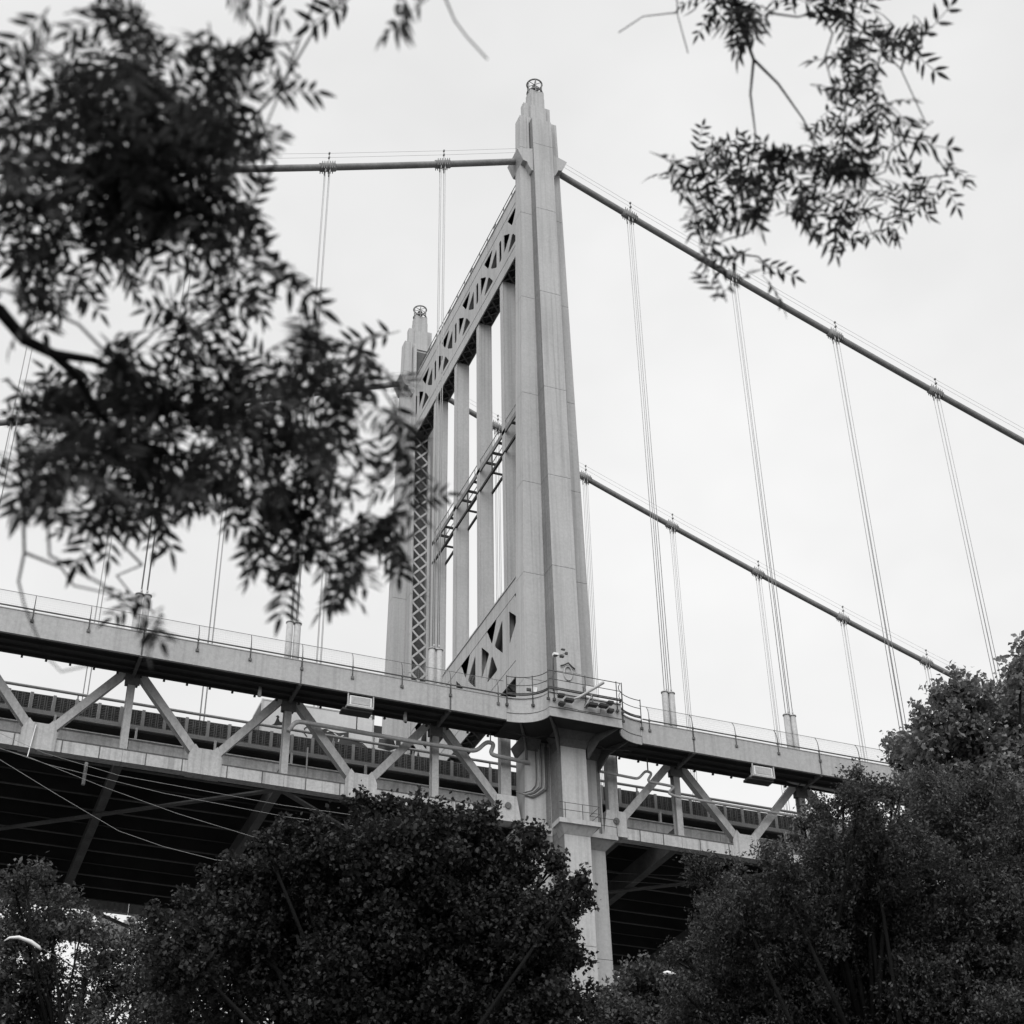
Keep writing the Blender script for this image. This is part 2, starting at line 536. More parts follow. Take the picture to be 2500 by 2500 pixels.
# oval porthole with a curved hood on the near rib
b = MB()
zc, xo, yf = 46.62, -.1, -ro(46.7)
oval = lambda k, r: (xo + .27 * r * math.cos(k), yf - .05, zc + .48 * r * math.sin(k))
b.tube([oval(2 * math.pi * k / 20, 1) for k in range(21)], .045, 6, False)
b.build('porthole_rim', 'tower_paint', leg_near)
b = MB(); b.tube([(xo - .5, yf - .09, zc + .42), (xo - .28, yf - .09, zc + .52), (xo, yf - .12, zc + .70), (xo + .25, yf - .09, zc + .5), (xo + .46, yf - .09, zc + .34)], .05, 6)
b.build('porthole_hood', 'dark_metal', leg_near)

# ------------------------------------------------------------------ cables, suspenders and sockets
S, X0 = 8.984, 7.96
def cz(x):
    x = abs(x); return 94.1 - .43 * x + .0008 * x * x
def make_cable(y, label):
    root = thing('main_cable', label, 'cable', (0, y, cz(0)))
    b = MB()
    xs = [-78 + 2 * i for i in range(39)] + [-1.2, 1.2] + [2 + 2 * i for i in range(39)]
    b.tube([(x, y, cz(x) + .12 * max(0, 1 - abs(x) / 2)) for x in xs], .265, 12)
    b.build('cable_wrapping', 'cable_wrap', root)
    for q, (dz, dy) in enumerate(((.75, -.28), (1.2, -.28))):
        for sx in (-1, 1):
            b = MB(); b.tube([(sx * x, y + dy, cz(x) + dz) for x in [1.3] + [X0 + S * k for k in range(8)]], .013, 4)
            b.build('hand_rope', 'rope_wire', root)
    rope_cache = {}
    for sx in (-1, 1):
        for k in range(8):
            x = sx * (X0 + S * k)
            sl = -.43 + .0016 * abs(x); d = Vector((1, 0, sx * sl)).normalized(); c = Vector((x, y, cz(x)))
            b = MB()
            b.tube([c - d * .62, c - d * .6, c + d * .6, c + d * .62], [.27, .345, .345, .27], 12)
            for t in (-.5, -.32, -.14, .14, .32, .5):            # bolts
                for sy in (-1, 1):
                    b.tube([c + d * t + Vector((0, sy * .30, -.36)), c + d * t + Vector((0, sy * .30, .36))], .035, 5)
            band = b.build('cable_band', 'cable_wrap', root)
            b = MB()
            b.tube([c + Vector((0, -.28, .25)), c + Vector((0, -.28, 1.3))], .03, 5)
            b.box(x - .06, x + .06, y - .38, y - .18, c.z + .68, c.z + .80)
            b.box(x - .06, x + .06, y - .36, y - .20, c.z + 1.13, c.z + 1.26)
            b.build('rope_stanchion', 'cable_wrap', band)
            zt = c.z - .2; zb = 47.75 + G(x)
            for dx in (-.165, .165):
                for dy in (-.17, .17):
                    b = MB(); b.tube([(x + dx, y + dy, zt), (x + dx, y + dy, zb)], .027, 6)
                    b.tube([(x + dx, y + dy, zt - .55), (x + dx, y + dy, zt - .35), (x + dx, y + dy, zt - .1)], [.05, .065, .03], 6)
                    b.build('suspender_rope', 'rope_wire', root)
            for dx in (-.235, .235):
                b = MB()
                b.tube([(x + dx, y, 43.3 + G(x)), (x + dx, y, 47.86 + G(x))], .21, 14)
                t = b.build('suspender_socket', 'truss_paint', root)
                b = MB(); b.tube([(x + dx, y, 47.86 + G(x)), (x + dx, y, 47.93 + G(x))], .25, 14)
                for dy in (-.17, .17):
                    b.tube([(x + dx * .7, y + dy, 47.93 + G(x)), (x + dx * .7, y + dy, 48.15 + G(x))], .06, 6)
                b.build('socket_cap', 'truss_paint', t)
    return root
cable_near = make_cable(0.0, 'nearer thick suspension cable passing over the front tower leg')
cable_far = make_cable(W, 'farther suspension cable passing over the rear tower leg')
# ------------------------------------------------------------------ stiffening trusses
NK = 6
def make_truss(y, sx, label, s):
    """s = -1 for the near side (outer face toward -y), +1 for the far side"""
    root = thing('stiffening_truss', label, 'truss', (sx * 3.5, y, 37.2))
    xend = X0 + S * (NK - .5)
    X = lambda a: sx * a
    def bx(b, xa, xb, ya, yb, za, zb):
        b.box(*sorted((X(xa), X(xb))), *sorted((y + s * ya, y + s * yb)), za, zb, g=True)
    tops = [X0 + S * k for k in range(NK)]
    bots = [3.47] + [X0 + S * (k + .5) for k in range(NK)]
    b = MB(); bx(b, 4.2, xend, -.3, .3, 42.9, 43.5)
    b.build('top_chord', 'dirty_shaded_steel', root)
    # bottom chord in lengths between panel points
    edges = [3.9]
    for k in range(NK): edges += [tops[k], bots[k + 1]]
    for xa, xb in zip(edges[:-1], edges[1:]):
        b = MB(); bx(b, xa + .012, xb - .012, -.3, .3, 37.22, 37.93)
        ch = b.build('bottom_chord', 'chord_paint', root)
        b = MB(); bx(b, xa + .012, xb - .012, -.32, .33, 37.93, 37.99)
        bx(b, xa + 1.2, xa + 1.26, .3, .315, 37.22, 37.93); bx(b, xb - 1.3, xb - 1.24, .3, .315, 37.22, 37.93)
        b.build('flange', 'dirty_shaded_steel', ch)
    for k, xt in enumerate(tops):
        zt = 42.95
        b = MB()
        bx(b, xt - .2, xt + .2, .18, .27, 37.3, zt); bx(b, xt - .2, xt + .2, -.27, -.18, 37.3, zt)
        bx(b, xt - .05, xt + .05, -.18, .18, 37.3, zt)
        v = b.build('vertical', 'truss_paint', root)
        b = MB(); bx(b, xt - .42, xt + .42, .275, .30, 41.9, 42.9)
        bx(b, xt - .36, xt - .2, -.2, .2, 42.0, 42.9); bx(b, xt + .2, xt + .36, -.2, .2, 42.0, 42.9)
        b.build('gusset_plate', 'dirty_shaded_steel', v)
        for xb in (bots[k], bots[k + 1]):
            dirn = 1 if xb > xt else -1
            p0 = Vector((X(xt + dirn * .35), y, 42.8 + G(X(xt)))); p1 = Vector((X(xb - dirn * .25), y, 38.1 + G(X(xb))))
            b = MB(); d = (p1 - p0).normalized()
            n = d.cross(Vector((0, 1, 0))).normalized()
            b.beam(p0 + Vector((0, s * .2, 0)), p1 + Vector((0, s * .2, 0)), .06, .46, (0, 1, 0)) if False else None
            def slab(o0, o1, off0, off1):
                q = lambda p: [p + n * off0 + Vector((0, o0, 0)), p + n * off1 + Vector((0, o0, 0)), p + n * off1 + Vector((0, o1, 0)), p + n * off0 + Vector((0, o1, 0))]
                b.hexa(q(p0), q(p1))
            slab(s * .15, s * .23, -.23, .23); slab(-s * .15, -s * .23, -.23, .23); slab(-s * .15, s * .15, -.22, -.14); slab(-s * .15, s * .15, .14, .22)
            b.build('diagonal', 'truss_paint', root)
    for xb in bots[1:]:
        poly = [(xb - .92, 37.19), (xb + .92, 37.19), (xb + .95, 38.25), (xb + .62, 38.95), (xb + .42, 38.72), (xb - .42, 38.72), (xb - .62, 38.95), (xb - .95, 38.25)]
        b = MB()
        for a, c in ((.305, .34), (-.34, -.305)):
            b.prism([(X(px), pz + G(X(px))) for px, pz in poly], 1, y + s * a, y + s * c)
        b.build('gusset_plate', 'chord_paint', root)
    # end post and pin bearing beside the tower
    b = MB()
    poly = [(2.65, 37.2), (4.25, 37.2), (4.18, 38.82), (2.92, 38.82)]
    b.prism([(X(px), pz) for px, pz in poly], 1, y - .45, y + .45)
    be = b.build('bearing_shoe', 'chord_paint', root)
    b = MB(); b.tube([(X(3.5), y - .55, 38.15), (X(3.5), y + .55, 38.15)], .2, 14)
    b.build('pin', 'dirty_shaded_steel', be)
    b = MB(); bx(b, 3.18, 3.82, -.25, .25, 38.82, 42.9)
    b.build('end_post', 'truss_paint', root)
    return root
make_truss(0, -1, 'near steel truss of verticals and diagonals left of the tower', 1 * -1)
make_truss(0, 1, 'near steel truss right of the tower, running into the trees', -1)
make_truss(W, -1, 'far steel truss left of the tower, glimpsed beyond the dark underside', 1)
make_truss(W, 1, 'far steel truss right of the tower, hidden behind the roadway', 1)

# ------------------------------------------------------------------ roadway floor
XA, XB = -57.0, 57.0
def gbox(xa, xb, ya, yb, za, zb): return MB().box(xa, xb, ya, yb, za, zb, g=True)
road = struct(gbox(XA, XB, 2.45, 27.45, 40.42, 40.72).build('roadway', 'shaded_steel'))  # slab coloured near-black to carry the shade under the deck
gbox(XA, XB, 2.6, 27.3, 40.724, 40.78).build('road_surface', 'asphalt', road)
for y in [2.0, 27.9]:
    sides = [(XA, -2.9), (2.9, XB)]
    for xa, xb in sides:
        n = 12
        for i in range(n):
            a, c = xa + (xb - xa) * i / n, xa + (xb - xa) * (i + 1) / n
            b = MB(); b.box(a + .015, c - .015, y - .06, y + .06, 38.85, 39.62, g=True)
            b.box(a + .015, c - .015, y - .2, y + .2, 39.62, 39.68, g=True); b.box(a + .015, c - .015, y - .2, y + .2, 38.79, 38.85, g=True)
            b.box(a + .3, a + .42, y - .1, y + .1, 39.68, 40.42, g=True)
            b.build('edge_stringer', 'stringer_paint', road)
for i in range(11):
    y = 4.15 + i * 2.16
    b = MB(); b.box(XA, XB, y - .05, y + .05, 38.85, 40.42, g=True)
    st = b.build('stringer', 'shaded_steel', road)
    MB().box(XA, XB, y - .10, y + .10, 38.80, 38.85, g=True).build('flange', 'shaded_steel' if i % 3 == 1 else 'dirty_shaded_steel', st)  # underside shade in the colour, paler on most flanges
for sx in (-1, 1):
    for k in range(NK):
        x = sx * (X0 + S * k)
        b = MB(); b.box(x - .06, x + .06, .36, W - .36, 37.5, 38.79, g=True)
        fb = b.build('floor_beam', 'dirty_shaded_steel', road)  # floor beams and braces darkened in colour for the shade below deck
        MB().box(x - .24, x + .24, .36, W - .36, 37.42, 37.5, g=True).build('flange', 'dirty_shaded_steel', fb)
    b = None
    for k in range(NK - 1):
        xa, xb = sx * (X0 + S * k), sx * (X0 + S * (k + 1))
        if k % 4 == 1:
            for x2 in (xa - 2 * S * sx, xa + 2 * S * sx):
                for ys in (0.4, W - .4):
                    MB().beam((xa, ys, 37.34 + G(xa)), (x2, W / 2, 37.34 + G(x2)), .36, .10).build('lateral_brace', 'dirty_shaded_steel', road)
    x = sx * 4.2
    MB().box(x - .2, x + .2, .5, W - .5, 37.4, 38.8).build('floor_beam', 'dirty_shaded_steel', road)

# ------------------------------------------------------------------ road barrier beside the traffic lane
def barrier(xa, xb, y, label):
    root = thing('road_barrier', label, 'barrier', (xa, y, 40.5 + G(xa)))
    s = 1 if y < W / 2 else -1
    ya, yb = sorted((y - s * .22, y + s * .1))
    gbox(xa, xb, ya, yb, 40.5, 40.76).build('kerb_beam', 'barrier_post', root)
    b = MB(); b.tube([(xa, y - s * .05, 42.15 + G(xa)), (xb, y - s * .05, 42.15 + G(xb))], .09, 8)
    b.build('handrail', 'barrier_post', root)
    step = 1.25
    n = int((xb - xa) / step)
    stand_me = MB().box(-.04, .04, -.08, .02, 0, .34).mesh('rail_stand', 'barrier_post')
    pm = MB().box(-.09, .09, -.12, .06, 0, 1.06)
    post_me = pm.mesh('post', 'barrier_post')
    b = MB()
    b.box(.1, step - .1, .02, .05, .02, 1.05)
    for j in range(9):
        z = .1 + j * .105
        b.box(.1, step - .1, -.04, .02, z, z + .05)
    for fx in (.38, .5, .74, .86):
        b.box(fx - .035, fx + .035, -.075, -.04, .05, 1.0)
    pan_me = b.mesh('louvre_panel', 'barrier_paint')
    for i in range(n):
        x = xa + i * step
        if abs(x + step / 2) < 2.0 and False: continue
        put('post', post_me, root, (x, y, 40.76 + G(x)))
        put('louvre_panel', pan_me, root, (x, y, 40.76 + G(x)))
        if i % 4 == 2: put('rail_stand', stand_me, root, (x, y, 41.82 + G(x)))
    return root
barrier(-56, 56, 2.5, 'grey louvred barrier along the near edge of the roadway')

# ------------------------------------------------------------------ walkway outside the truss
FY, FZ0, FZ1 = -2.8, 42.5, 43.87
fence_w = MB()
def walkway(sx, label):
    root = thing('walkway', label, 'walkway', (sx * 4.5, FY, FZ0))
    xs = [4.42] + [X0 + S * k for k in range(NK)]
    for a, c in zip(xs[:-1], xs[1:]):
        x0, x1 = sorted((sx * (a + .015), sx * (c - .015)))
        b = MB(); b.box(x0, x1, FY - .03, FY + .03, FZ0, FZ1, g=True)
        b.box(x0, x1, FY - .06, FY + .14, FZ1, FZ1 + .05, g=True)
        b.box(x0, x1, FY - .03, FY + .14, FZ0 - .05, FZ0, g=True)
        b.build('fascia_panel', 'fascia_paint', root)
    x0, x1 = sorted((sx * 3.9, sx * xs[-1]))
    gbox(x0, x1, FY + .035, -.42, 42.62, 42.85).build('walkway_floor', 'shaded_steel', root)  # colour carries the shade beneath the walkway
    for yy in (-2.0, -1.2, -.55):
        gbox(x0, x1, yy - .06, yy + .06, 42.45, 42.62).build('floor_joist', 'shaded_steel', root)
    MB().box(x0, x1, -.75, -.42, 42.85, 42.98, g=True).build('curb', 'dirty_shaded_steel', root)
    b = MB()                                              # little bolt row under the inner edge
    i = x0
    while i < x1:
        b.box(i, i + .12, -.5, -.38, 42.36, 42.47, g=True); i += 1.3
    b.build('hanger_clip', 'shaded_steel', root)['kind'] = 'stuff'
    for x in xs[1:]:
        b = MB(); b.box(sx * x - .09, sx * x + .09, FY + .04, -.3, 42.36, 42.62, g=True)
        b.box(sx * x - .05, sx * x + .05, FY - .045, FY - .03, FZ0, FZ1, g=True)
        b.build('bracket', 'dirty_shaded_steel', root)
    return root
walkway(-1, 'walkway with pale fascia girder left of the tower balcony')
walkway(1, 'walkway with pale fascia girder right of the tower balcony')

def fence(sx, label):
    root = thing('walkway_fence', label, 'fence', (sx * 4.5, FY, FZ1))
    xa, xb = sx * 4.5, sx * (X0 + S * 5)
    P = [(0, -.07, -.52), (0, -.07, .25), (0, -.05, .62), (0, .02, .92), (0, .16, 1.16), (0, .24, 1.24)]
    b = MB().tube(P, [.03, .03, .028, .025, .022, .02], 6)
    b.box(-.09, .09, -.1, -.03, -.58, -.42)
    b.box(-.05, .05, -.13, -.03, .1, .24)
    me = b.mesh('fence_post', 'dirty_shaded_steel')
    step = S / 3
    n = int(abs(xb - xa) / step)
    xp = [X0 + S / 3 * (k - 1) for k in range(n + 1)]
    for x in xp:
        put('fence_post', me, root, (sx * x, FY, FZ1 + G(sx * x)))
    for (dy, dz, r, nm) in ((-.10, .17, .045, 'pipe_rail'), (.24, 1.25, .016, 'top_wire')):
        b = MB(); b.tube([(sx * x, FY + dy, FZ1 + dz + G(sx * x)) for x in [4.5] + xp], r, 6)
        b.build(nm, 'dirty_shaded_steel', root)
    # wire netting bays
    b = MB()
    prof = [(-.04, .08), (-.04, .35), (-.02, .65), (.05, .93), (.17, 1.14), (.24, 1.24)]
    nw = 30
    for k in range(nw + 1):
        x = step * k / nw
        b.tube([(x, py, pz) for py, pz in prof], .004, 3, False)
    for py, pz in [(-.04, .2), (-.04, .35), (-.03, .5), (-.02, .65), (.015, .8), (.05, .93), (.11, 1.04), (.17, 1.14)]:
        b.tube([(0, py, pz), (step, py, pz + GR * step)], .004, 3, False)
    net = b.mesh('wire_netting', 'rope_wire')
    for a, c in zip(xp[:-1], xp[1:]):
        x = min(sx * a, sx * c)
        put('wire_netting', net, root, (x, FY, FZ1 + G(x)))
    return root
fence(-1, 'netting fence with thin posts on the walkway left of the tower')
fence(1, 'netting fence with curved posts on the walkway right of the tower')

# ------------------------------------------------------------------ balcony round the near leg
def outline(inset=0.0):
    pts = []
    for k in range(9):
        t = k / 8 * math.pi / 2
        pts.append((-4.42 + (2.08 - inset * .3) * math.sin(t) , FY + inset - 1.62 * (1 - math.cos(t))))
    rp = [(-x, y) for x, y in pts[::-1]]
    return pts + rp
bal = thing('tower_balcony', 'pale balcony with flared outline wrapped round the near tower leg', 'balcony', (0, -4.4, 42.3))
def strip(pts, z0, z1, t, name, m, g=True):
    b = MB()
    q = []
    for i, (x, y) in enumerate(pts):
        a, c = pts[max(i - 1, 0)], pts[min(i + 1, len(pts) - 1)]
        d = Vector((c[0] - a[0], c[1] - a[1])).normalized()
        n = Vector((d.y, -d.x))
        q.append(((x, y), (x - n.x * t, y - n.y * t)))
    for (o0, i0), (o1, i1) in zip(q[:-1], q[1:]):
        gz = lambda p, z: (p[0], p[1], z + G(p[0]))
        b.hexa([gz(o0, z0), gz(o1, z0), gz(i1, z0), gz(i0, z0)], [gz(o0, z1), gz(o1, z1), gz(i1, z1), gz(i0, z1)])
    return b.build(name, m, bal)
ol = outline()
strip(ol, 42.35, 42.92, .06, 'fascia_panel', 'fascia_paint')
strip([(x, y + .03) for x, y in ol], 42.92, 43.9, .05, 'fascia_panel', 'fascia_paint')
strip([(x, y - .05) for x, y in ol], 43.9, 43.97, .2, 'cornice', 'fascia_paint')
strip([(x, y - .02) for x, y in ol], 42.90, 42.945, .06, 'moulding', 'dirty_shaded_steel')
ins = [(x * .985, y + .08) for x, y in ol]
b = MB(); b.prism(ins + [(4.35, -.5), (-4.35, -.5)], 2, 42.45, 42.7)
b.build('balcony_floor', 'shaded_steel', bal)  # soffit shade painted in as a near-black colour
# flared corbels between leg and balcony
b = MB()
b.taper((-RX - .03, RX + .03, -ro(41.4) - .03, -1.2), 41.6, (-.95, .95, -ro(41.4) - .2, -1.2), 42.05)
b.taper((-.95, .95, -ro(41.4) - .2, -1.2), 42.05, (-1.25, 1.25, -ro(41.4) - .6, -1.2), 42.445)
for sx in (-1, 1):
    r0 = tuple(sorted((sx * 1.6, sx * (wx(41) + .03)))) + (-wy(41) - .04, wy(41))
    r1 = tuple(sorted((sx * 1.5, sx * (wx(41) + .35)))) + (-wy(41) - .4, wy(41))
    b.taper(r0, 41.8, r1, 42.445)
b.build('corbel', 'dirty_shaded_steel', bal)  # darker than the leg: shade under the balcony put into the colour
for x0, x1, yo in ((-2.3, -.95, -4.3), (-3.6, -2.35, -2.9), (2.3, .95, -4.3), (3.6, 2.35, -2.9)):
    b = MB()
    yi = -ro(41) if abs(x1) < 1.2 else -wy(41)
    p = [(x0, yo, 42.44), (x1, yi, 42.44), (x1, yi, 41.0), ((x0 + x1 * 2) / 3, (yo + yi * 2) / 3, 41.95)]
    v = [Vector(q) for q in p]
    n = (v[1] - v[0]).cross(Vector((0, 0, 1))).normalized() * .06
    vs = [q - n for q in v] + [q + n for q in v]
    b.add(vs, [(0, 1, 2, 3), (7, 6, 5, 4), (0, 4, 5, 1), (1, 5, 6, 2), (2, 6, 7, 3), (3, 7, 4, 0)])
    b.build('bracket', 'dirty_shaded_steel', bal)  # balcony shade in the colour, as on the corbels

rail = thing('balcony_railing', 'dark pipe railing around the balcony of the near tower leg', 'railing', (0, -4.4, 43.97))
ro_pts = [(x, y - .08) for x, y in outline()]
for z, r in ((44.12, .05), (44.22, .03), (44.75, .022), (45.3, .025)):
    b = MB(); b.tube([(x, y, z + G(x)) for x, y in ro_pts], r, 6)
    b.build('rail', 'dark_metal', rail)
pp = [ro_pts[0], ro_pts[4], (-2.42, -4.47), (-2.05, -4.5), (0, -4.5), (2.05, -4.5), (2.42, -4.47), ro_pts[-5], ro_pts[-1]]
pm = MB().tube([(0, 0, -.55), (0, 0, 1.42)], .034, 6).box(-.09, .09, -.06, .05, -.62, -.48).mesh('post', 'dark_metal')
for x, y in pp:
    put('post', pm, rail, (x, y, 43.95 + G(x)))

# floodlights on the balcony front, arm, camera mast and boxes
def floodlight(x, z, w, label):
    t = thing('floodlight', label, 'floodlight', (x, -4.45, z), 'floodlights on the balcony front')
    MB().box(x - w / 2, x + w / 2, -4.95, -4.6, z - .1, z + .06).build('housing', 'black_metal', t)
    MB().tube([(x, -4.44, z + .15), (x, -4.72, z + .15), (x, -4.75, z + .02)], .025, 5).build('bracket', 'dark_metal', t)
    MB().box(x - w / 2 + .03, x + w / 2 - .03, -4.92, -4.63, z - .125, z - .1).build('lens', 'glass_dark', t)
for x, z, w, lab in [(-1.73, 43.62, .34, 'small upper floodlight at the left end of the balcony front'),
                     (-1.22, 43.40, .52, 'wide double floodlight left of the balcony middle'),
                     (-1.70, 43.10, .34, 'small lower floodlight at the left end of the balcony front'),
                     (.31, 43.36, .54, 'wide double floodlight just right of the slanted pole'),
                     (1.0, 43.42, .54, 'wide double floodlight furthest right on the balcony front'),
                     (1.45, 43.68, .34, 'small upper floodlight at the right end of the balcony front'),
                     (1.45, 43.16, .34, 'small lower floodlight at the right end of the balcony front')]:
    floodlight(x, z, w, lab)
b = MB(); b.tube([(-.85, -4.6, 43.62), (-.5, -4.6, 43.78), (1.1, -4.6, 45.02), (1.16, -4.6, 45.07)], [.06, .08, .1, .1], 10)
arm = tag(b.build('davit_arm', 'pipe_paint'), 'slanted pole leaning out over the balcony railing', 'pole')
b = MB(); b.tube([(-.15, -4.55, 43.2), (.36, -4.62, 44.1), (.42, -4.55, 43.6)], .045, 6)
b.build('stay', 'pipe_paint', arm)
b = MB(); b.tube([(-1.75, -4.47, 43.35), (-1.7, -4.47, 43.05), (-.6, -4.47, 43.02), (-.5, -4.47, 42.98), (.9, -4.47, 43.0), (1.0, -4.47, 43.5)], .022, 5)
tag(b.build('conduit', 'dark_metal'), 'thin conduit looping between the floodlights on the balcony front', 'conduit')
t = thing('camera_mast', 'thin mast with small cameras at the balcony corner', 'mast', (-2.05, -4.42, 43.97))
MB().tube([(-2.05, -4.42, 43.9), (-2.0, -4.42, 46.2), (-1.95, -4.42, 46.38), (-1.75, -4.42, 46.45)], .05, 8).build('pole', 'dark_metal', t)
MB().box(-2.0, -1.7, -4.55, -4.3, 46.45, 46.6).build('camera', 'white_paint', t)
MB().box(-1.55, -1.3, -4.5, -4.32, 46.42, 46.52).build('camera', 'dark_metal', t)
MB().tube([(-1.75, -4.42, 46.45), (-1.1, -4.42, 46.75)], .02, 5).build('crossarm', 'dark_metal', t)
MB().box(-1.2, -1.04, -4.48, -4.36, 46.66, 46.8).build('camera', 'dark_metal', t)
MB().box(-1.45, -1.2, -4.48, -4.36, 46.92, 47.0).build('camera', 'dark_metal', t)
b = MB(); b.box(-2.98, -2.62, -3.3, -3.25, 44.38, 44.72)
tag(b.build('sign_board', 'sign_white'), 'small blank white sign on the balcony railing left of the mast', 'sign')
b = MB(); b.box(-3.25, -2.55, -3.22, -3.12, 44.45, 44.62)
tag(b.build('cable_tray', 'dark_metal'), 'small dark bar behind the white railing sign', 'cable tray')
b = MB(); b.box(1.3, 2.05, -1.6, -1.3, 44.0, 46.4)
tag(b.build('equipment_cabinet', 'white_paint'), 'white cabinet standing on the balcony behind the slanted pole', 'cabinet')

# ------------------------------------------------------------------ pipes and hanging fixtures
def pipe(name, pts, r, label, m='pipe_paint', cat='pipe', parts=()):
    b = MB()
    sm = [Vector(p) for p in pts]
    out = [sm[0]]
    for i in range(1, len(sm) - 1):                        # round the bends
        a, p, c = sm[i - 1], sm[i], sm[i + 1]
        ra = min(r * 3, (a - p).length * .4); rc = min(r * 3, (c - p).length * .4)
        s_, e_ = p + (a - p).normalized() * ra, p + (c - p).normalized() * rc
        for k in range(5):
            tt = k / 4; out.append(s_ * (1 - tt) ** 2 + p * 2 * tt * (1 - tt) + e_ * tt * tt)
    out.append(sm[-1])
    b.tube(out, r, 10)
    root = thing(name, label, cat, tuple(sm[0]))
    b.build('pipe_run', m, root)
    return root
pr = pipe('utility_pipe', [(-17.0, -.8, 40.6), (-16.6, -.8, 41.33), (-9.2, -.8, 41.16), (-5.6, -.8, 41.16), (-4.95, -.8, 41.9), (-4.45, -.8, 41.85), (-4.75, -.8, 41.1), (-2.2, -.8, 40.95)], .13,
          'long utility pipe with a raised loop just left of the tower')
for x, z in ((-13.0, 41.24), (-8.5, 41.15), (-4.7, 41.98)):
    MB().box(x - .02, x + .02, -.85, -.75, z, 42.5).build('hanger_rod', 'dirty_shaded_steel', pr)
pr = pipe('utility_pipe', [(2.4, -.8, 41.1), (5.0, -.8, 40.98), (5.55, -.8, 41.62), (5.98, -.8, 41.52), (5.6, -.8, 40.92), (7.5, -.8, 40.83), (6.95, -.8, 40.35), (7.5, -.8, 40.2), (24, -.8, 39.95)], .085,
          'utility pipe with a zigzag loop just right of the tower')
for x, z in ((5.7, 41.65), (3.6, 41.1)):
    MB().box(x - .02, x + .02, -.85, -.75, z, 42.5).build('hanger_rod', 'dirty_shaded_steel', pr)
pr = pipe('drain_pipe', [(15.1, -.9, 43.0), (15.65, -.9, 42.42), (21.5, -.9, 42.25), (34, -.9, 42.05)], .17, 'thick pale pipe slung under the walkway near the right trees')
for x in (16.4, 19.0, 20.6):
    MB().box(x - .03, x + .03, -1.1, -.7, 42.2, 42.65).build('pipe_clamp', 'dirty_shaded_steel', pr)
pipe('drain_pipe', [(-15.2, 1.7, 41.0), (-15.2, 1.7, 38.9), (-14.6, 1.7, 38.45), (-11.0, 1.7, 38.35)], .05, 'thin bent pipe hanging in front of the edge stringer')
def sagging(x0, x1, label):
    pts = [(x0 + (x1 - x0) * t, -1.9 - .4 * math.sin(t * 3), 42.25 - .55 * math.sin(math.pi * t) * (.3 if .25 < t < .75 else 1)) for t in [k / 14 for k in range(15)]]
    tag(MB().tube(pts, .045, 6).build('power_cable', 'black_metal'), label, 'cable')
sagging(-4.2, 3.9, 'black cable sagging beneath the tower balcony')
for i in range(5):
    x = -1.78 + i * .17
    y = -wy(41) - .08
    b = MB(); b.tube([(x, y, 42.4), (x, y, 39.9 - i * .03), (x - .05, y, 39.55 - .04 * i), (x - .35 - .06 * i, y - .02, 39.15 - .05 * i), (x - .95, y - .02, 38.9 - .04 * i), (-3.1, y, 38.98 - .01 * i)], .038, 6)
    tag(b.build('conduit', 'pipe_paint' if i % 2 else 'dirty_shaded_steel'), ['leftmost bent conduit','second bent conduit from the left','middle bent conduit','fourth bent conduit from the left','rightmost bent conduit'][i] + ' on the near leg under the balcony', 'conduit', 'conduits on the near leg')
def hang_box(x, label):
    g_ = G(x)
    t = thing('inspection_light', label, 'light fixture', (x, -2.5, 41.5 + g_), 'fixtures slung under the walkway')
    MB().box(x - .66, x + .66, -2.72, -2.3, 41.72 + g_, 42.33 + g_).build('box_housing', 'white_paint', t)
    MB().box(x - .56, x + .56, -2.75, -2.72, 41.82 + g_, 42.26 + g_).build('front_panel', 'pipe_paint', t)
    MB().box(x - .82, x + .76, -2.8, -2.2, 41.6 + g_, 41.72 + g_).build('frame', 'pipe_paint', t)
    MB().box(x - 1.02, x + .74, -2.6, -1.9, 41.44 + g_, 41.58 + g_).build('rail_bar', 'black_metal', t)
    for dx in (-.80, .70):
        MB().box(x + dx, x + dx + .07, -2.79, -2.7, 41.72 + g_, 42.45 + g_).build('hanger', 'pipe_paint', t)
hang_box(-13.35, 'pale box fixture slung under the walkway left of the tower')
hang_box(12.75, 'pale box fixture slung under the walkway right of the tower')
for x, y, lab in ((-18.9, -1.2, 'white drain stub under the walkway above the truck roof'), (-10.2, -1.2, 'white drain stub under the walkway beside the left fixture')):
    b = MB(); b.tube([(x, y, 42.7 + G(x)), (x, y, 42.05 + G(x))], .11, 10)
    tag(b.build('drain_stub', 'white_paint'), lab, 'drain')
b = MB(); b.tube([(-27.6, 1.2, 37.9), (-27.62, 1.2, 36.6)], .1, 10)
tag(b.build('drain_stub', 'pipe_paint'), 'pale drain stub hanging below the bottom chord at left', 'drain')
b = MB(); b.beam((-30.66, -.42, 38.95), (-30.82, -.42, 37.05), .05, .05)
tag(b.build('hanging_strap', 'sign_white'), 'thin white strap hanging over the leftmost gusset plate', 'strap')
lr = thing('ledge_railing', 'thin pipe railing on the ledge of the near leg', 'railing', (0, -2.95, 36.78))
for x in (-.9, .2, 1.2): MB().tube([(x, -2.9, 36.75), (x, -2.9, 37.75)], .022, 5).build('post', 'dark_metal', lr)
for z in (37.3, 37.75): MB().tube([(-1.25, -2.9, z), (1.28, -2.9, z), (1.28, -1.5, z), (3.05, -1.45, z)], .018, 5).build('rail', 'dark_metal', lr)
for x in (2.0, 3.05): MB().tube([(x, -1.45, 36.75), (x, -1.45, 37.75)], .022, 5).build('post', 'dark_metal', lr)

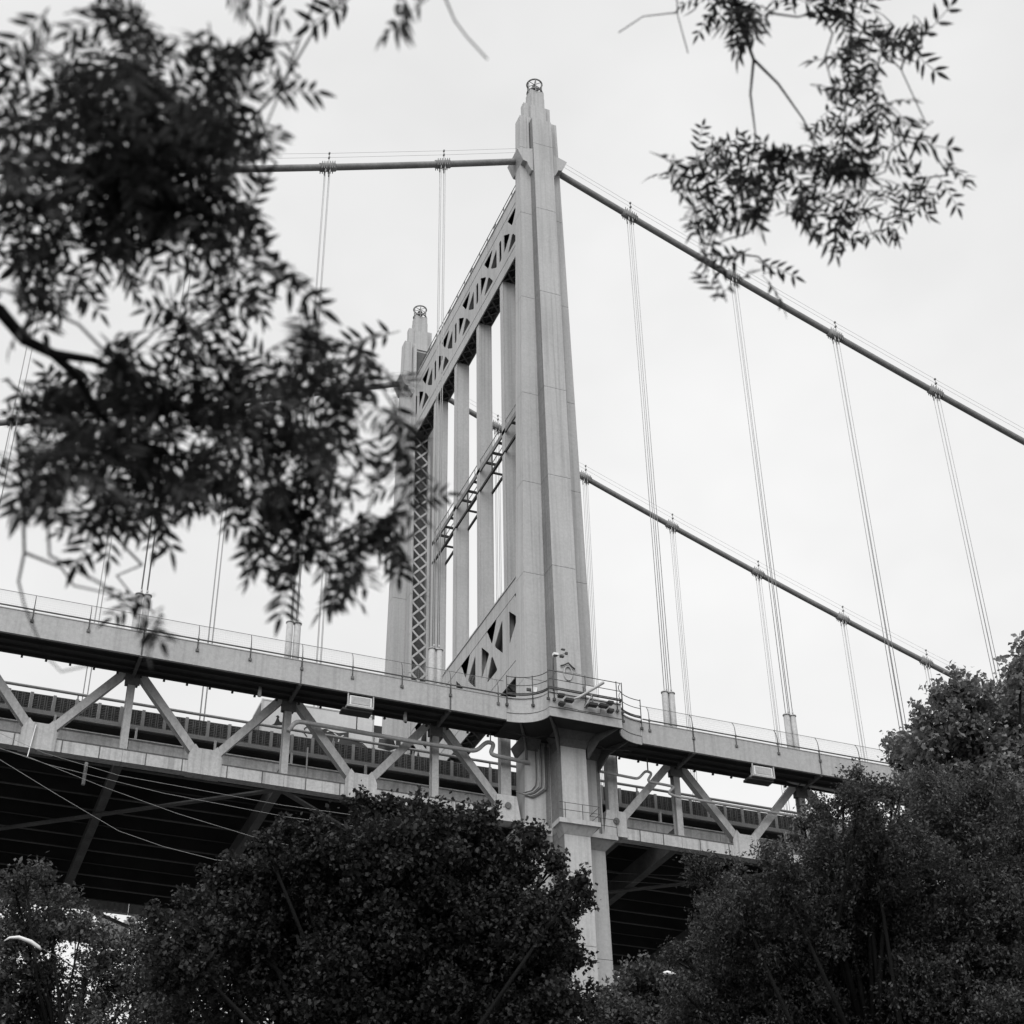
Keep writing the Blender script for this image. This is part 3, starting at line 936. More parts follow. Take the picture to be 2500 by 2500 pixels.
# ------------------------------------------------------------------ truck on the roadway
tx0, tx1, ty0, ty1, tz = -17.6, -10.5, 4.3, 6.8, 40.78 + G(-14)
truck = thing('box_truck', 'pale box truck with graffiti on its side, driving behind the truss', 'truck', ((tx0 + tx1) / 2, (ty0 + ty1) / 2, tz))
b = MB(); b.box(tx0, tx1, ty0, ty1, tz + .95, tz + 4.06)
body = b.build('cargo_box', 'truck_white', truck)
b = MB()
for z in (tz + .95, tz + 4.0): b.box(tx0 - .02, tx1 + .02, ty0 - .025, ty0, z, z + .09)
for x in (tx0 - .02, tx1 - .08): b.box(x, x + .1, ty0 - .03, ty0, tz + .95, tz + 4.09)
b.build('edge_trim', 'pipe_paint', body)
b = MB(); b.box(tx0 - .03, tx0, ty0 + .12, ty1 - .12, tz + 1.05, tz + 3.85)
b.build('rear_door', 'dark_metal', body)
b = MB(); b.box(tx1 - .12, tx1 + .03, ty0 - .04, ty0 + .1, tz + 3.85, tz + 4.12)
b.build('corner_guard', 'dark_metal', body)
b = MB(); b.box(tx1, tx1 + .62, ty0 + .25, ty1 - .25, tz + 2.95, tz + 3.6)
b.build('cooling_unit', 'black_metal', truck)
cp = [(tx1 + .12, tz + .55), (tx1 + 2.2, tz + .55), (tx1 + 2.2, tz + 1.5), (tx1 + 1.95, tz + 1.75), (tx1 + 1.55, tz + 2.85), (tx1 + .12, tz + 2.9)]
b = MB(); b.prism(cp, 1, ty0 + .12, ty1 - .12)
cab = b.build('cab', 'truck_white', truck)
b = MB(); b.prism([(tx1 + .35, tz + 2.05), (tx1 + .42, tz + 2.68), (tx1 + 1.35, tz + 2.72), (tx1 + 1.55, tz + 2.2), (tx1 + 1.1, tz + 1.95)], 1, ty0 + .10, ty0 + .13)
b.build('side_window', 'glass_dark', cab)
b = MB(); b.box(tx1 + 1.5, tx1 + 1.75, ty0 - .12, ty0 + .08, tz + 2.2, tz + 2.75)
b.build('wing_mirror', 'black_metal', cab)
for x in (tx0 + 1.2, tx1 + 1.3):
    for yy in (ty0 + .15, ty1 - .45):
        w_ = MB().tube([(x, yy, tz + .48), (x, yy + .3, tz + .48)], .48, 16).build('wheel', 'tyre', truck)
        MB().tube([(x, yy - .02, tz + .48), (x, yy + .32, tz + .48)], .25, 12).build('rim', 'pipe_paint', w_)
def mark(pts, r, m='graffiti_dark'):
    b = MB()
    for i in range(len(pts) - 1):
        p0, p1 = Vector((pts[i][0], ty0 - .024, pts[i][1])), Vector((pts[i + 1][0], ty0 - .024, pts[i + 1][1]))
        d = (p1 - p0).normalized()
        b.beam(p0 - d * r * .4, p1 + d * r * .4, r * 2, .01 + .001 * (i % 2), (0, 1, 0))
    b.build('graffiti', m, body)
b = MB(); b.prism([(-16.95, 43.36), (-16.75, 43.5), (-16.66, 43.72), (-16.6, 43.95), (-16.68, 44.02), (-16.55, 44.1), (-16.45, 44.0), (-16.5, 43.9), (-16.42, 43.7), (-16.28, 43.66), (-16.25, 43.85), (-16.2, 43.85), (-16.2, 43.5)], 1, ty0 - .018, ty0 - .002)
b.build('graffiti', 'graffiti_dark', body)
b = MB(); b.prism([(-14.3, 43.75), (-13.9, 43.5), (-13.5, 43.64), (-13.2, 43.5), (-12.7, 43.46), (-12.1, 43.62), (-12.1, 43.28), (-11.8, 43.1), (-11.2, 43.04), (-10.9, 42.82), (-10.9, 42.2), (-14.4, 42.2)], 1, ty0 - .016, ty0 - .002)
b.build('graffiti', 'graffiti_grey', body)
mark([(-14.3, 43.78), (-13.9, 43.53), (-13.5, 43.67), (-13.2, 43.53), (-12.7, 43.5), (-12.1, 43.66), (-12.1, 43.3), (-11.8, 43.13), (-11.15, 43.07), (-10.88, 42.84)], .022)
mark([(-14.6, 43.7), (-14.85, 43.5), (-14.88, 43.2), (-14.68, 42.98)], .03)
mark([(-13.45, 43.5), (-13.2, 43.62), (-12.95, 43.45), (-12.65, 43.25), (-12.4, 43.42)], .03, 'truck_white')
mark([(-12.65, 43.25), (-12.7, 42.95)], .03, 'truck_white')

# ------------------------------------------------------------------ overhead wires and street lamps
def wire(pts, label):
    pts = [Vector(p) for p in pts]
    d0 = (pts[0] - pts[1]); d1 = (pts[-1] - pts[-2])
    allp = [pts[0] + d0 * 4 + Vector((0, 0, 2.0))] + pts + [pts[-1] + d1 * 1.2 + Vector((0, 0, .4))]
    tag(MB().tube(allp, .011, 4).build('overhead_wire', 'wire_alu'), label, 'wire')
Yw = -12
wire([(-32.53, Yw, 31.52), (-29.73, Yw, 30.18), (-26.93, Yw, 28.9), (-24.87, Yw, 28.43), (-22.47, Yw, 28.11)], 'lowest, steepest overhead wire crossing the dark underside at left')
wire([(-32.62, Yw, 32.06), (-31.38, Yw, 31.85), (-27.85, Yw, 30.89), (-24.37, Yw, 30.08), (-20.57, Yw, 29.4)], 'overhead wire starting at the white strap and sloping to the middle tree')
wire([(-30.68, Yw, 32.14), (-27.26, Yw, 31.56), (-19.57, Yw, 31.2)], 'topmost overhead wire just below the bottom chord at left')
wire([(-30.4, Yw, 31.6), (-25.16, Yw, 30.99), (-19.31, Yw, 30.64)], 'overhead wire second below the bottom chord at left')
wire([(3.1, 6, 37.55), (6.31, 6, 37.83 - .25), (12.74, 6, 38.37 - .25)], 'upper thin wire right of the tower pier')
wire([(3.0, 6, 36.75), (6.26, 6, 37.04), (12.68, 6, 37.5)], 'lower thin wire right of the tower pier')

lamp = thing('street_lamp', 'pale curved street lamp head among the leaves at lower left', 'street lamp', (-29.9, -44.6, 0))
hp = [(-32.82, -44.8, 12.80), (-32.72, -44.8, 12.88), (-32.53, -44.8, 12.91), (-32.26, -44.8, 12.84), (-32.08, -44.8, 12.74), (-32.02, -44.8, 12.69)]
b = MB(); b.tube(hp, [.01, .028, .042, .046, .04, .02], 10)
b.build('lamp_head', 'white_paint', lamp)
MB().tube([(-32.05, -44.8, 12.73), (-31.42, -44.75, 12.48), (-30.6, -44.65, 12.0), (-30.0, -44.6, 11.2), (-29.9, -44.6, 10.5)], .016, 8).build('lamp_arm', 'black_metal', lamp)
MB().tube([(-29.9, -44.6, 0), (-29.9, -44.6, 10.8)], [.12, .07], 10).build('lamp_post', 'black_metal', lamp)
lamp = thing('street_lamp', 'small bright street lamp head between the pier and the right tree', 'street lamp', (-16.9, -48.0, 0))
MB().tube([(-18.56, -48.05, 12.56), (-18.45, -48.05, 12.58), (-18.3, -48.05, 12.56), (-18.24, -48.05, 12.53)], [.03, .05, .05, .03], 8).build('lamp_head', 'sign_white', lamp)
MB().tube([(-18.25, -48.05, 12.53), (-17.6, -48.03, 12.3), (-16.9, -48.0, 11.4)], .018, 8).build('lamp_arm', 'dirty_shaded_steel', lamp)
MB().tube([(-16.9, -48.0, 0), (-16.9, -48.0, 11.6)], [.12, .06], 10).build('lamp_post', 'dirty_shaded_steel', lamp)
# ------------------------------------------------------------------ foliage volumes: x, y, z, radius (, fullness), metres
LEFT = [[-34.64, -77.14, 4.29, 0.112, 0.5],[-34.85, -76.92, 4.33, 0.088, 0.5],[-34.78, -76.45, 4.82, 0.127, 0.7],[-34.58, -76.64, 4.64, 0.185, 1.2],[-34.46, -77.1, 4.25, 0.131, 0.7],[-34.67, -76.67, 4.42, 0.177, 1.0],[-34.46, -76.65, 4.47, 0.179, 1.3],[-34.81, -76.86, 4.15, 0.105, 0.8],[-34.3, -76.53, 4.76, 0.091, 0.55],[-34.32, -77.0, 4.17, 0.047, 0.35],[-34.58, -76.62, 4.3, 0.185, 1.3],[-34.77, -76.45, 4.34, 0.128, 1.0],[-34.41, -76.61, 4.34, 0.156, 1.0],[-34.26, -76.51, 4.48, 0.076, 0.5],[-34.71, -76.18, 4.44, 0.137, 0.9],[-34.52, -76.05, 4.68, 0.121, 0.7],[-34.75, -76.52, 4.0, 0.079, 0.8],[-34.26, -76.29, 4.37, 0.122, 0.9],[-34.35, -76.17, 4.33, 0.112, 0.9],[-34.2, -76.66, 4.12, 0.08, 0.6],[-34.17, -76.85, 3.8, 0.09, 0.9],[-33.84, -76.0, 4.53, 0.097, 0.8],[-33.93, -76.59, 3.98, 0.05, 0.5],[-34.51, -76.43, 3.94, 0.09, 0.7],[-34.52, -75.81, 4.27, 0.166, 1.1],[-34.38, -76.13, 4.06, 0.163, 1.2],[-34.23, -76.3, 4.04, 0.137, 1.0],[-34.01, -76.05, 4.26, 0.149, 1.0],[-34.02, -76.75, 3.69, 0.091, 0.8],[-34.7, -75.96, 4.11, 0.102, 0.6],[-34.68, -76.21, 3.77, 0.061, 0.6],[-34.58, -76.49, 3.57, 0.112, 1.2],[-34.39, -75.95, 3.97, 0.156, 1.3],[-34.19, -75.75, 4.22, 0.156, 1.0],[-34.16, -76.49, 3.74, 0.116, 0.8],[-33.93, -76.11, 4.03, 0.132, 0.9],[-33.88, -76.46, 3.8, 0.09, 0.5],[-33.68, -76.0, 4.02, 0.08, 0.5],[-34.45, -75.81, 3.9, 0.079, 0.8],[-34.61, -76.31, 3.58, 0.058, 0.6],[-34.12, -75.81, 4.07, 0.082, 0.6],[-34.03, -75.96, 3.91, 0.1, 1.0],[-33.89, -75.94, 3.89, 0.123, 1.2],[-33.72, -75.85, 3.98, 0.116, 1.0],[-34.02, -76.11, 3.62, 0.042, 0.5],[-33.76, -75.83, 3.84, 0.057, 0.8],[-34.29, -75.55, 3.82, 0.041, 0.5],[-34.36, -76.34, 3.32, 0.023, 0.5],[-34.13, -76.73, 5.08, 0.059, 0.5],[-34.03, -77.13, 4.67, 0.051, 0.5],[-34.4, -76.94, 4.71, 0.063, 0.4],[-34.69, -77.11, 4.36, 0.057, 0.5],[-33.75, -76.19, 4.21, 0.068, 0.45],[-33.82, -76.5, 3.81, 0.06, 0.45],[-33.65, -75.81, 4.01, 0.071, 0.7],[-33.87, -76.33, 3.56, 0.054, 0.8],[-34.06, -76.02, 3.79, 0.065, 0.8],[-34.3, -76.21, 3.78, 0.093, 0.8],[-34.63, -76.01, 3.98, 0.099, 0.8],[-34.51, -76.42, 3.69, 0.097, 0.9],[-34.22, -76.54, 3.77, 0.086, 0.8]]
RIGHT = [[-32.46, -76.1, 6.66, 0.12, 0.9],[-32.55, -76.33, 6.22, 0.079, 1.0],[-32.14, -76.12, 6.78, 0.088, 0.6],[-32.26, -76.52, 6.17, 0.094, 0.6],[-31.96, -76.31, 6.32, 0.1, 0.6],[-31.92, -76.55, 6.2, 0.081, 0.5],[-31.86, -76.1, 6.2, 0.101, 0.6],[-32.61, -76.42, 6.16, 0.124, 0.8],[-32.5, -76.46, 6.11, 0.077, 0.5],[-31.96, -76.23, 6.56, 0.138, 0.6],[-31.82, -76.3, 6.54, 0.121, 0.5],[-32.03, -76.23, 6.32, 0.117, 0.6],[-31.67, -76.17, 6.63, 0.107, 0.5],[-32.22, -76.36, 5.93, 0.093, 0.6],[-31.8, -76.02, 6.5, 0.123, 0.6],[-32.05, -76.43, 5.82, 0.092, 0.6],[-31.74, -75.79, 6.48, 0.144, 0.8],[-31.76, -76.1, 6.15, 0.101, 0.5],[-32.01, -75.93, 6.15, 0.118, 0.6],[-32.19, -75.52, 6.53, 0.108, 0.5],[-32.28, -75.53, 6.29, 0.156, 0.9],[-32.13, -75.6, 6.27, 0.174, 0.9],[-32.72, -76.03, 5.7, 0.053, 0.3],[-32.18, -75.97, 5.89, 0.144, 0.9],[-32.19, -76.26, 5.64, 0.151, 1.0],[-32.02, -76.23, 5.69, 0.124, 0.7],[-31.92, -76.37, 5.76, 0.078, 0.5],[-31.46, -75.88, 6.18, 0.123, 0.5],[-32.57, -75.91, 5.64, 0.107, 0.8],[-32.29, -75.89, 5.76, 0.142, 0.9],[-32.0, -75.85, 5.89, 0.148, 0.9],[-31.64, -75.69, 6.15, 0.141, 0.8],[-31.44, -75.68, 6.21, 0.126, 0.6],[-31.47, -76.07, 6.08, 0.051, 0.25],[-32.44, -75.79, 5.61, 0.078, 0.4],[-32.17, -75.57, 5.85, 0.1, 0.4],[-31.96, -75.46, 5.91, 0.068, 0.3],[-32.45, -75.83, 5.37, 0.045, 0.25]]
CENTER = [[-27.04, -55.38, 11.54, 0.827],[-27.95, -54.22, 11.7, 0.854],[-25.72, -54.82, 11.8, 0.783],[-28.69, -53.17, 11.46, 0.913],[-29.69, -53.65, 10.66, 0.81],[-30.49, -54.19, 9.84, 0.713],[-25.05, -54.9, 11.33, 0.745],[-24.65, -55.68, 10.63, 0.565],[-23.97, -54.39, 10.32, 0.569],[-27.39, -54.25, 10.72, 1.252],[-26.04, -54.68, 10.66, 1.251],[-28.25, -52.58, 10.5, 1.154],[-24.9, -54.84, 10.01, 1.105],[-26.94, -54.11, 9.61, 1.321],[-28.03, -53.68, 9.21, 0.954],[-25.49, -54.21, 9.5, 1.187],[-24.73, -55.4, 9.04, 0.646],[-29.2, -53.08, 9.82, 0.896],[-26.08, -52.65, 8.81, 1.463],[-24.68, -54.03, 8.58, 1.271],[-27.89, -52.52, 8.56, 1.214],[-30.4, -52.17, 10.85, 0.463],[-23.51, -54.73, 11.46, 0.23],[-23.48, -54.37, 9.65, 0.319],[-27.53, -53.92, 12.84, 0.29],[-26.97, -54.11, 12.94, 0.244],[-26.58, -55.52, 12.33, 0.262],[-25.65, -55.27, 12.45, 0.252],[-28.51, -54.59, 12.05, 0.279],[-29.34, -54.49, 11.76, 0.277],[-29.67, -53.52, 11.55, 0.269],[-30.38, -53.81, 10.89, 0.278],[-30.8, -52.94, 10.81, 0.24],[-24.74, -55.24, 12.2, 0.27],[-24.29, -56.31, 11.11, 0.172],[-28.96, -54.29, 12.22, 0.192],[-26.84, -55.17, 12.59, 0.177],[-24.21, -54.99, 11.9, 0.257]]
OAK = [[-9.99, -49.65, 19.85, 0.749],[-10.35, -48.84, 19.57, 0.662],[-10.14, -47.57, 19.57, 0.608],[-8.38, -49.66, 19.87, 0.72],[-7.65, -49.63, 20.62, 0.827],[-9.05, -48.84, 18.93, 1.155],[-10.04, -48.37, 18.51, 0.972],[-6.57, -48.91, 19.78, 1.443],[-8.48, -49.38, 18.32, 1.205],[-7.56, -50.45, 18.0, 1.482],[-8.98, -48.41, 17.61, 1.266],[-7.56, -49.16, 17.16, 1.387],[-9.84, -49.68, 20.65, 0.39],[-6.08, -49.52, 16.88, 1.757],[-9.07, -47.7, 21.38, 0.385],[-10.16, -49.63, 20.31, 0.296],[-10.27, -48.23, 20.17, 0.325],[-10.18, -47.17, 20.05, 0.331],[-9.96, -46.4, 19.99, 0.288],[-7.58, -48.67, 21.35, 0.387],[-8.88, -50.82, 20.56, 0.433],[-7.81, -50.5, 21.28, 0.703],[-8.02, -48.43, 20.76, 0.288]]
RIGHT2 = [[-17.82, -55.54, 13.77, 0.546],[-17.34, -53.71, 13.64, 0.662],[-17.36, -55.09, 13.15, 0.935],[-15.55, -54.53, 14.14, 0.987],[-14.45, -54.67, 14.06, 1.002],[-14.4, -56.07, 13.43, 0.967],[-19.06, -54.28, 12.48, 0.753],[-19.68, -53.59, 12.22, 0.673],[-17.42, -53.78, 12.43, 1.13],[-15.51, -53.68, 12.95, 1.175],[-15.48, -55.8, 12.13, 1.112],[-13.83, -55.46, 12.27, 1.157],[-19.43, -52.36, 11.9, 0.695],[-18.63, -53.24, 11.63, 1.115],[-16.55, -52.94, 11.61, 1.249],[-15.91, -54.75, 11.12, 1.205],[-14.7, -55.4, 10.96, 1.126],[-18.71, -51.27, 11.38, 0.987],[-17.88, -52.52, 10.68, 1.139],[-16.04, -52.57, 10.43, 1.258],[-15.2, -54.1, 10.09, 1.228],[-14.84, -55.68, 9.7, 1.104],[-19.72, -51.63, 10.68, 0.697],[-17.98, -50.88, 10.04, 1.178],[-16.71, -52.55, 9.18, 1.322],[-14.09, -52.96, 9.28, 1.37],[-14.7, -56.63, 10.21, 1.087],[-18.71, -53.57, 13.2, 0.311],[-17.29, -53.42, 14.44, 0.359],[-19.43, -51.93, 13.36, 0.339],[-17.1, -54.57, 14.82, 0.3],[-17.44, -53.75, 14.48, 0.231],[-17.47, -52.88, 14.44, 0.236],[-19.27, -52.11, 13.54, 0.249],[-19.83, -52.25, 13.44, 0.194],[-16.48, -54.82, 14.44, 0.317],[-19.82, -51.2, 11.89, 0.302],[-20.35, -51.85, 11.05, 0.259],[-17.12, -53.97, 14.51, 0.231]]
LOWL = [[-32.46, -43.3, 14.35, 0.713],[-31.67, -42.68, 13.96, 0.825],[-32.59, -43.41, 13.43, 0.806],[-31.24, -44.9, 13.27, 0.408],[-30.45, -43.34, 13.21, 0.759],[-29.38, -42.52, 13.38, 0.778],[-31.6, -42.77, 12.79, 1.122],[-32.42, -42.58, 12.39, 0.918],[-30.29, -43.57, 12.4, 0.9],[-29.13, -43.83, 12.35, 0.898],[-31.57, -42.24, 11.82, 1.232],[-30.16, -44.24, 11.23, 1.073],[-28.04, -42.33, 12.11, 1.038],[-29.78, -42.64, 14.09, 0.312],[-27.19, -42.12, 11.86, 0.941],[-33.42, -44.07, 12.22, 0.98],[-33.03, -43.83, 11.09, 1.076],[-29.5, -41.68, 10.84, 1.456],[-31.58, -42.83, 10.24, 1.401],[-32.62, -44.46, 14.54, 0.297],[-32.8, -44.0, 14.3, 0.36],[-32.06, -43.34, 14.77, 0.225],[-28.27, -44.8, 12.98, 0.589],[-28.99, -43.66, 13.07, 0.706]]
BUSH = [[-17.59, -44.77, 13.18, 0.642],[-16.98, -44.88, 13.01, 0.752],[-18.37, -45.6, 12.28, 0.725],[-16.59, -44.7, 12.49, 0.863],[-17.7, -44.8, 11.77, 1.059],[-16.45, -45.4, 11.63, 0.953],[-18.38, -44.49, 12.78, 0.533],[-18.04, -45.52, 13.43, 0.315],[-17.05, -44.65, 13.58, 0.433],[-16.82, -46.12, 12.87, 0.523],[-18.51, -44.19, 11.86, 0.851]]
LIMB_L = {'limb': [[-35.052, -76.349, 4.174], [-34.805, -76.3, 4.136], [-34.736, -76.264, 4.093], [-34.663, -76.253, 4.078], [-34.595, -76.228, 4.044], [-34.529, -76.182, 3.98], [-34.426, -76.151, 3.926], [-34.27, -76.157, 3.91]], 'limb2': [[-34.663, -76.253, 4.078], [-34.565, -76.259, 4.082], [-34.458, -76.246, 4.056], [-34.346, -76.223, 4.012], [-34.198, -76.198, 3.952]], 'tw1': [[-34.712, -76.131, 3.917], [-34.668, -76.049, 3.796], [-34.635, -75.971, 3.671], [-34.635, -75.934, 3.609], [-34.609, -75.906, 3.559], [-34.539, -75.855, 3.461], [-34.493, -75.842, 3.43], [-34.41, -75.863, 3.458]], 'tw2': [[-34.635, -75.971, 3.671], [-34.542, -75.963, 3.653], [-34.504, -75.945, 3.618], [-34.433, -75.947, 3.613], [-34.329, -75.946, 3.593], [-34.314, -75.922, 3.55]], 'tw3': [[-34.229, -77.029, 4.791], [-34.234, -76.98, 4.755], [-34.249, -76.897, 4.692], [-34.33, -76.858, 4.671], [-34.402, -76.823, 4.65]], 'tw4': [[-34.249, -76.897, 4.692], [-34.262, -76.808, 4.62], [-34.284, -76.71, 4.536]], 'tw5': [[-33.945, -77.093, 4.782], [-33.899, -77.053, 4.741], [-33.86, -77.035, 4.717], [-33.798, -77.014, 4.684]]}
LIMB_R = {'r1': [[-32.572, -76.356, 6.564], [-32.469, -76.2, 6.418], [-32.365, -76.116, 6.311], [-32.256, -76.096, 6.24], [-32.135, -76.05, 6.142], [-32.027, -75.995, 6.037]], 'r2': [[-32.365, -76.116, 6.311], [-32.337, -76.022, 6.23], [-32.274, -75.926, 6.125], [-32.25, -75.812, 6.022]], 'r3': [[-32.152, -76.545, 6.476], [-32.096, -76.394, 6.354], [-32.031, -76.223, 6.205], [-31.984, -76.082, 6.076], [-31.965, -75.966, 5.976]], 'r4': [[-32.713, -76.186, 6.516], [-32.67, -76.104, 6.443], [-32.594, -76.024, 6.354]], 'r5': [[-32.674, -76.114, 6.452], [-32.789, -76.049, 6.454], [-32.857, -75.968, 6.424]], 'r6': [[-32.25, -75.812, 6.022], [-32.309, -75.67, 5.936], [-32.324, -75.539, 5.83]], 'r7': [[-32.096, -76.394, 6.354], [-31.879, -76.349, 6.198], [-31.741, -76.263, 6.051]]}
def np_mesh(name, verts, faces4, m):
    me = bpy.data.meshes.new(name)
    nv, nf = len(verts), len(faces4)
    me.vertices.add(nv); me.vertices.foreach_set('co', np.asarray(verts, dtype=np.float32).ravel())
    me.loops.add(nf * 4); me.loops.foreach_set('vertex_index', np.asarray(faces4, dtype=np.int32).ravel())
    me.polygons.add(nf); me.polygons.foreach_set('loop_start', np.arange(0, nf * 4, 4, dtype=np.int32))
    me.update(calc_edges=True)
    me.materials.append(MATS[m])
    return me

# ---- trees standing between the camera and the bridge
def unit(a): return a / (np.linalg.norm(a, axis=-1, keepdims=True) + 1e-9)
def tree(name, label, base, lobes, leaf, m, dens, tr, seed, depth=2.2, droop=0.0, group='trees in front of the bridge', narrow=.8, sparse=()):
    rng = np.random.default_rng(seed)
    base = Vector(base)
    root = thing(name, label, 'tree', tuple(base), group)
    lob = [np.array(l[:4]) for l in lobes]
    away = np.array([base.x - CAM.x, base.y - CAM.y, 0.0]); away /= np.linalg.norm(away)
    full = []
    for li, l in enumerate(lob):
        full.append((l[:3], l[3], .28 if li in sparse else 1.0))
        if depth and li not in sparse: 
            k = rng.uniform(.7, 1.2)
            full.append((l[:3] + away * depth * k + np.array([0, 0, -.15 * depth]), l[3] * 1.02, .6))
    P, Nn = [], []
    for c, r, w in full:
        # each lobe is a bunch of leafy shoots, thickest near its skin
        ns = max(10, int(dens * w * r * r))
        m_ = int(rng.integers(15, 21))
        sd = unit(rng.normal(size=(m_, 3)))
        sc_ = c + sd * (r * rng.uniform(.40, 1.08, size=(m_, 1)))
        sr = r * rng.uniform(.20, .36, size=m_)
        pick = rng.integers(0, m_, size=ns)
        g_ = unit(rng.normal(size=(ns, 3))) * (rng.random((ns, 1)) ** .5)
        c0 = sc_[pick] + g_ * sr[pick][:, None] * 1.25
        core = rng.random(ns) < .12
        c0[core] = c + rng.normal(size=(core.sum(), 3)) * r * .4
        d = unit(c0 - c)
        k = 8
        axis = unit(d + np.array([0, 0, .35 - droop]) + rng.normal(size=(ns, 3)) * .5)
        t = np.linspace(-.5, .5, k)
        ln = leaf * rng.uniform(2.0, 3.6, size=(ns, 1, 1))
        pos = c0[:, None, :] + axis[:, None, :] * (t[None, :, None] * ln) + rng.normal(size=(ns, k, 3)) * leaf * .45
        P.append(pos.reshape(-1, 3))
        ld = unit(np.repeat(axis[:, None, :], k, 1) * .6 + rng.normal(size=(ns, k, 3)) * .8 + np.array([0, 0, -.2 - droop]))
        Nn.append(ld.reshape(-1, 3))
    P = np.concatenate(P); D = np.concatenate(Nn)
    n = len(P)
    upn = unit(np.array([0, 0, 1.0]) + rng.normal(size=(n, 3)) * .55)
    side = unit(np.cross(D, upn)); nor = unit(np.cross(side, D))
    sz = leaf * rng.uniform(.65, 1.25, size=(n, 1))
    wd = sz * .5 * narrow
    v0 = P - D * sz * .5; v2 = P + D * sz * .5
    vm = P - D * sz * .05
    v1 = vm + side * wd + nor * sz * .12; v3 = vm - side * wd + nor * sz * .12
    V = np.stack([v0, v1, v2, v3], 1).reshape(-1, 3) - np.array(base)
    F = np.arange(n * 4).reshape(-1, 4)
    o = bpy.data.objects.new('crown', np_mesh('crown', V, F, m))
    COL.objects.link(o); o.parent = root; o['kind'] = 'stuff'
    # trunk and boughs
    cen = np.mean([l[:3] for l in lob], axis=0) + away * depth * .4
    zt = max(2.0, min(l[2] - l[3] for l in lob) - 1.0)
    top = Vector((cen[0] * .5 + base.x * .5, cen[1] * .5 + base.y * .5, zt))
    b = MB(); b.tube([base - Vector((0, 0, .2)), base + Vector((0, 0, .5)), base.lerp(top, .5) + Vector((.1, .05, 0)), top, Vector((cen[0], cen[1], cen[2]))], [tr * 1.35, tr * 1.05, tr * .9, tr * .75, tr * .25], 10)
    trunk = b.build('trunk', 'bark', root)
    b = MB()
    for i, (c, r, w) in enumerate(full):
        c = Vector(c)
        s0 = top.lerp(Vector(cen), rng.uniform(0, .55))
        mid = s0.lerp(c, .5) + Vector(rng.normal(size=3) * .25) + Vector((0, 0, -.15))
        b.tube([s0, mid, c], [tr * .33, tr * .2, tr * .08], 6)
        for j in range(4):
            e = c + Vector(unit(rng.normal(size=3))) * r * .6
            b.tube([c - (c - mid) * .3 * rng.random(), c.lerp(e, .5) + Vector(rng.normal(size=3) * .06), e], [tr * .09, tr * .05, tr * .015], 5)
    b.build('bough', 'bark', root)
    return root

tree('maple_tree', 'broad dark maple covering the bridge pier at bottom centre', (-26.6, -52.6, 0), CENTER, .092, 'leaf_maple', 1150, .24, 11, 2.2, narrow=.75, sparse=(14, 17, 18, 20, 21))
tree('locust_tree', 'wide feathery locust tree filling the lower right corner', (-16.2, -52.6, 0), RIGHT2, .085, 'leaf_locust', 950, .26, 12, 1.8, narrow=.5)
tree('oak_tree', 'lighter bushy oak rising at the right edge above the locust', (-7.2, -47.5, 0), OAK, .17, 'leaf_oak', 330, .34, 13, 2.0, narrow=.65)
tree('ash_tree', 'open young tree around the street lamp at lower left', (-30.9, -42.2, 0), LOWL, .11, 'leaf_far', 420, .2, 14, 0, narrow=.6)
tree('poplar_tree', 'low dark tree between the maple and the locust at bottom', (-17.4, -44.2, 0), BUSH, .12, 'leaf_locust', 480, .16, 15, 1.5, narrow=.7)

# ---- branches hanging close to the lens, with compound leaves
def leaf_geo(rng, L, pairs, ll):
    """one feathered leaf: thin stalk along +x and lance-shaped leaflets"""
    vs, fs = [], []
    bend = rng.uniform(.05, .3)
    def ax(t): return np.array([t * L, 0, -bend * L * t * t])
    def leaflet(p, d, l, w, tw):
        d = unit(d); up = unit(np.array([0, tw, 1.0])); s = unit(np.cross(d, up)); n_ = unit(np.cross(s, d))
        o = len(vs)
        droop = -.18 * l
        pts = [p, p + d * l * .3 + s * w * .9 + n_ * w * .2, p + d * l * .62 + s * w * .75 + n_ * (w * .15 + droop * .4), p + d * l + n_ * droop,
               p + d * l * .62 - s * w * .75 + n_ * (w * .15 + droop * .4), p + d * l * .3 - s * w * .9 + n_ * w * .2]
        vs.extend(pts); fs.extend([(o, o + 1, o + 2, o + 5), (o + 2, o + 3, o + 4, o + 5)])
    for k in range(pairs):
        t = .22 + .70 * k / (pairs - 1)
        f = .75 + .35 * math.sin(math.pi * (t - .1))
        for sy in (-1, 1):
            ang = R(rng.uniform(48, 66))
            leaflet(ax(t) + np.array([rng.uniform(-.006, .006), 0, 0]), np.array([math.cos(ang), sy * math.sin(ang), rng.uniform(-.35, .05)]), ll * f * rng.uniform(.85, 1.1), ll * .145, rng.uniform(-.5, .5))
    leaflet(ax(1.0), np.array([1, rng.uniform(-.15, .15), -.3]), ll * 1.05, ll * .15, 0)
    for i in range(4):
        a, c = ax(i / 4), ax((i + 1) / 4)
        o = len(vs); h = .0014
        vs.extend([a + [0, -h, 0], a + [0, h, 0], c + [0, h, 0], c + [0, -h, 0], a + [0, 0, -h * 1.5], c + [0, 0, -h * 1.5]])
        fs.extend([(o, o + 1, o + 2, o + 3), (o, o + 3, o + 5, o + 4), (o + 1, o + 4, o + 5, o + 2)])
    return np.array(vs), np.array(fs)

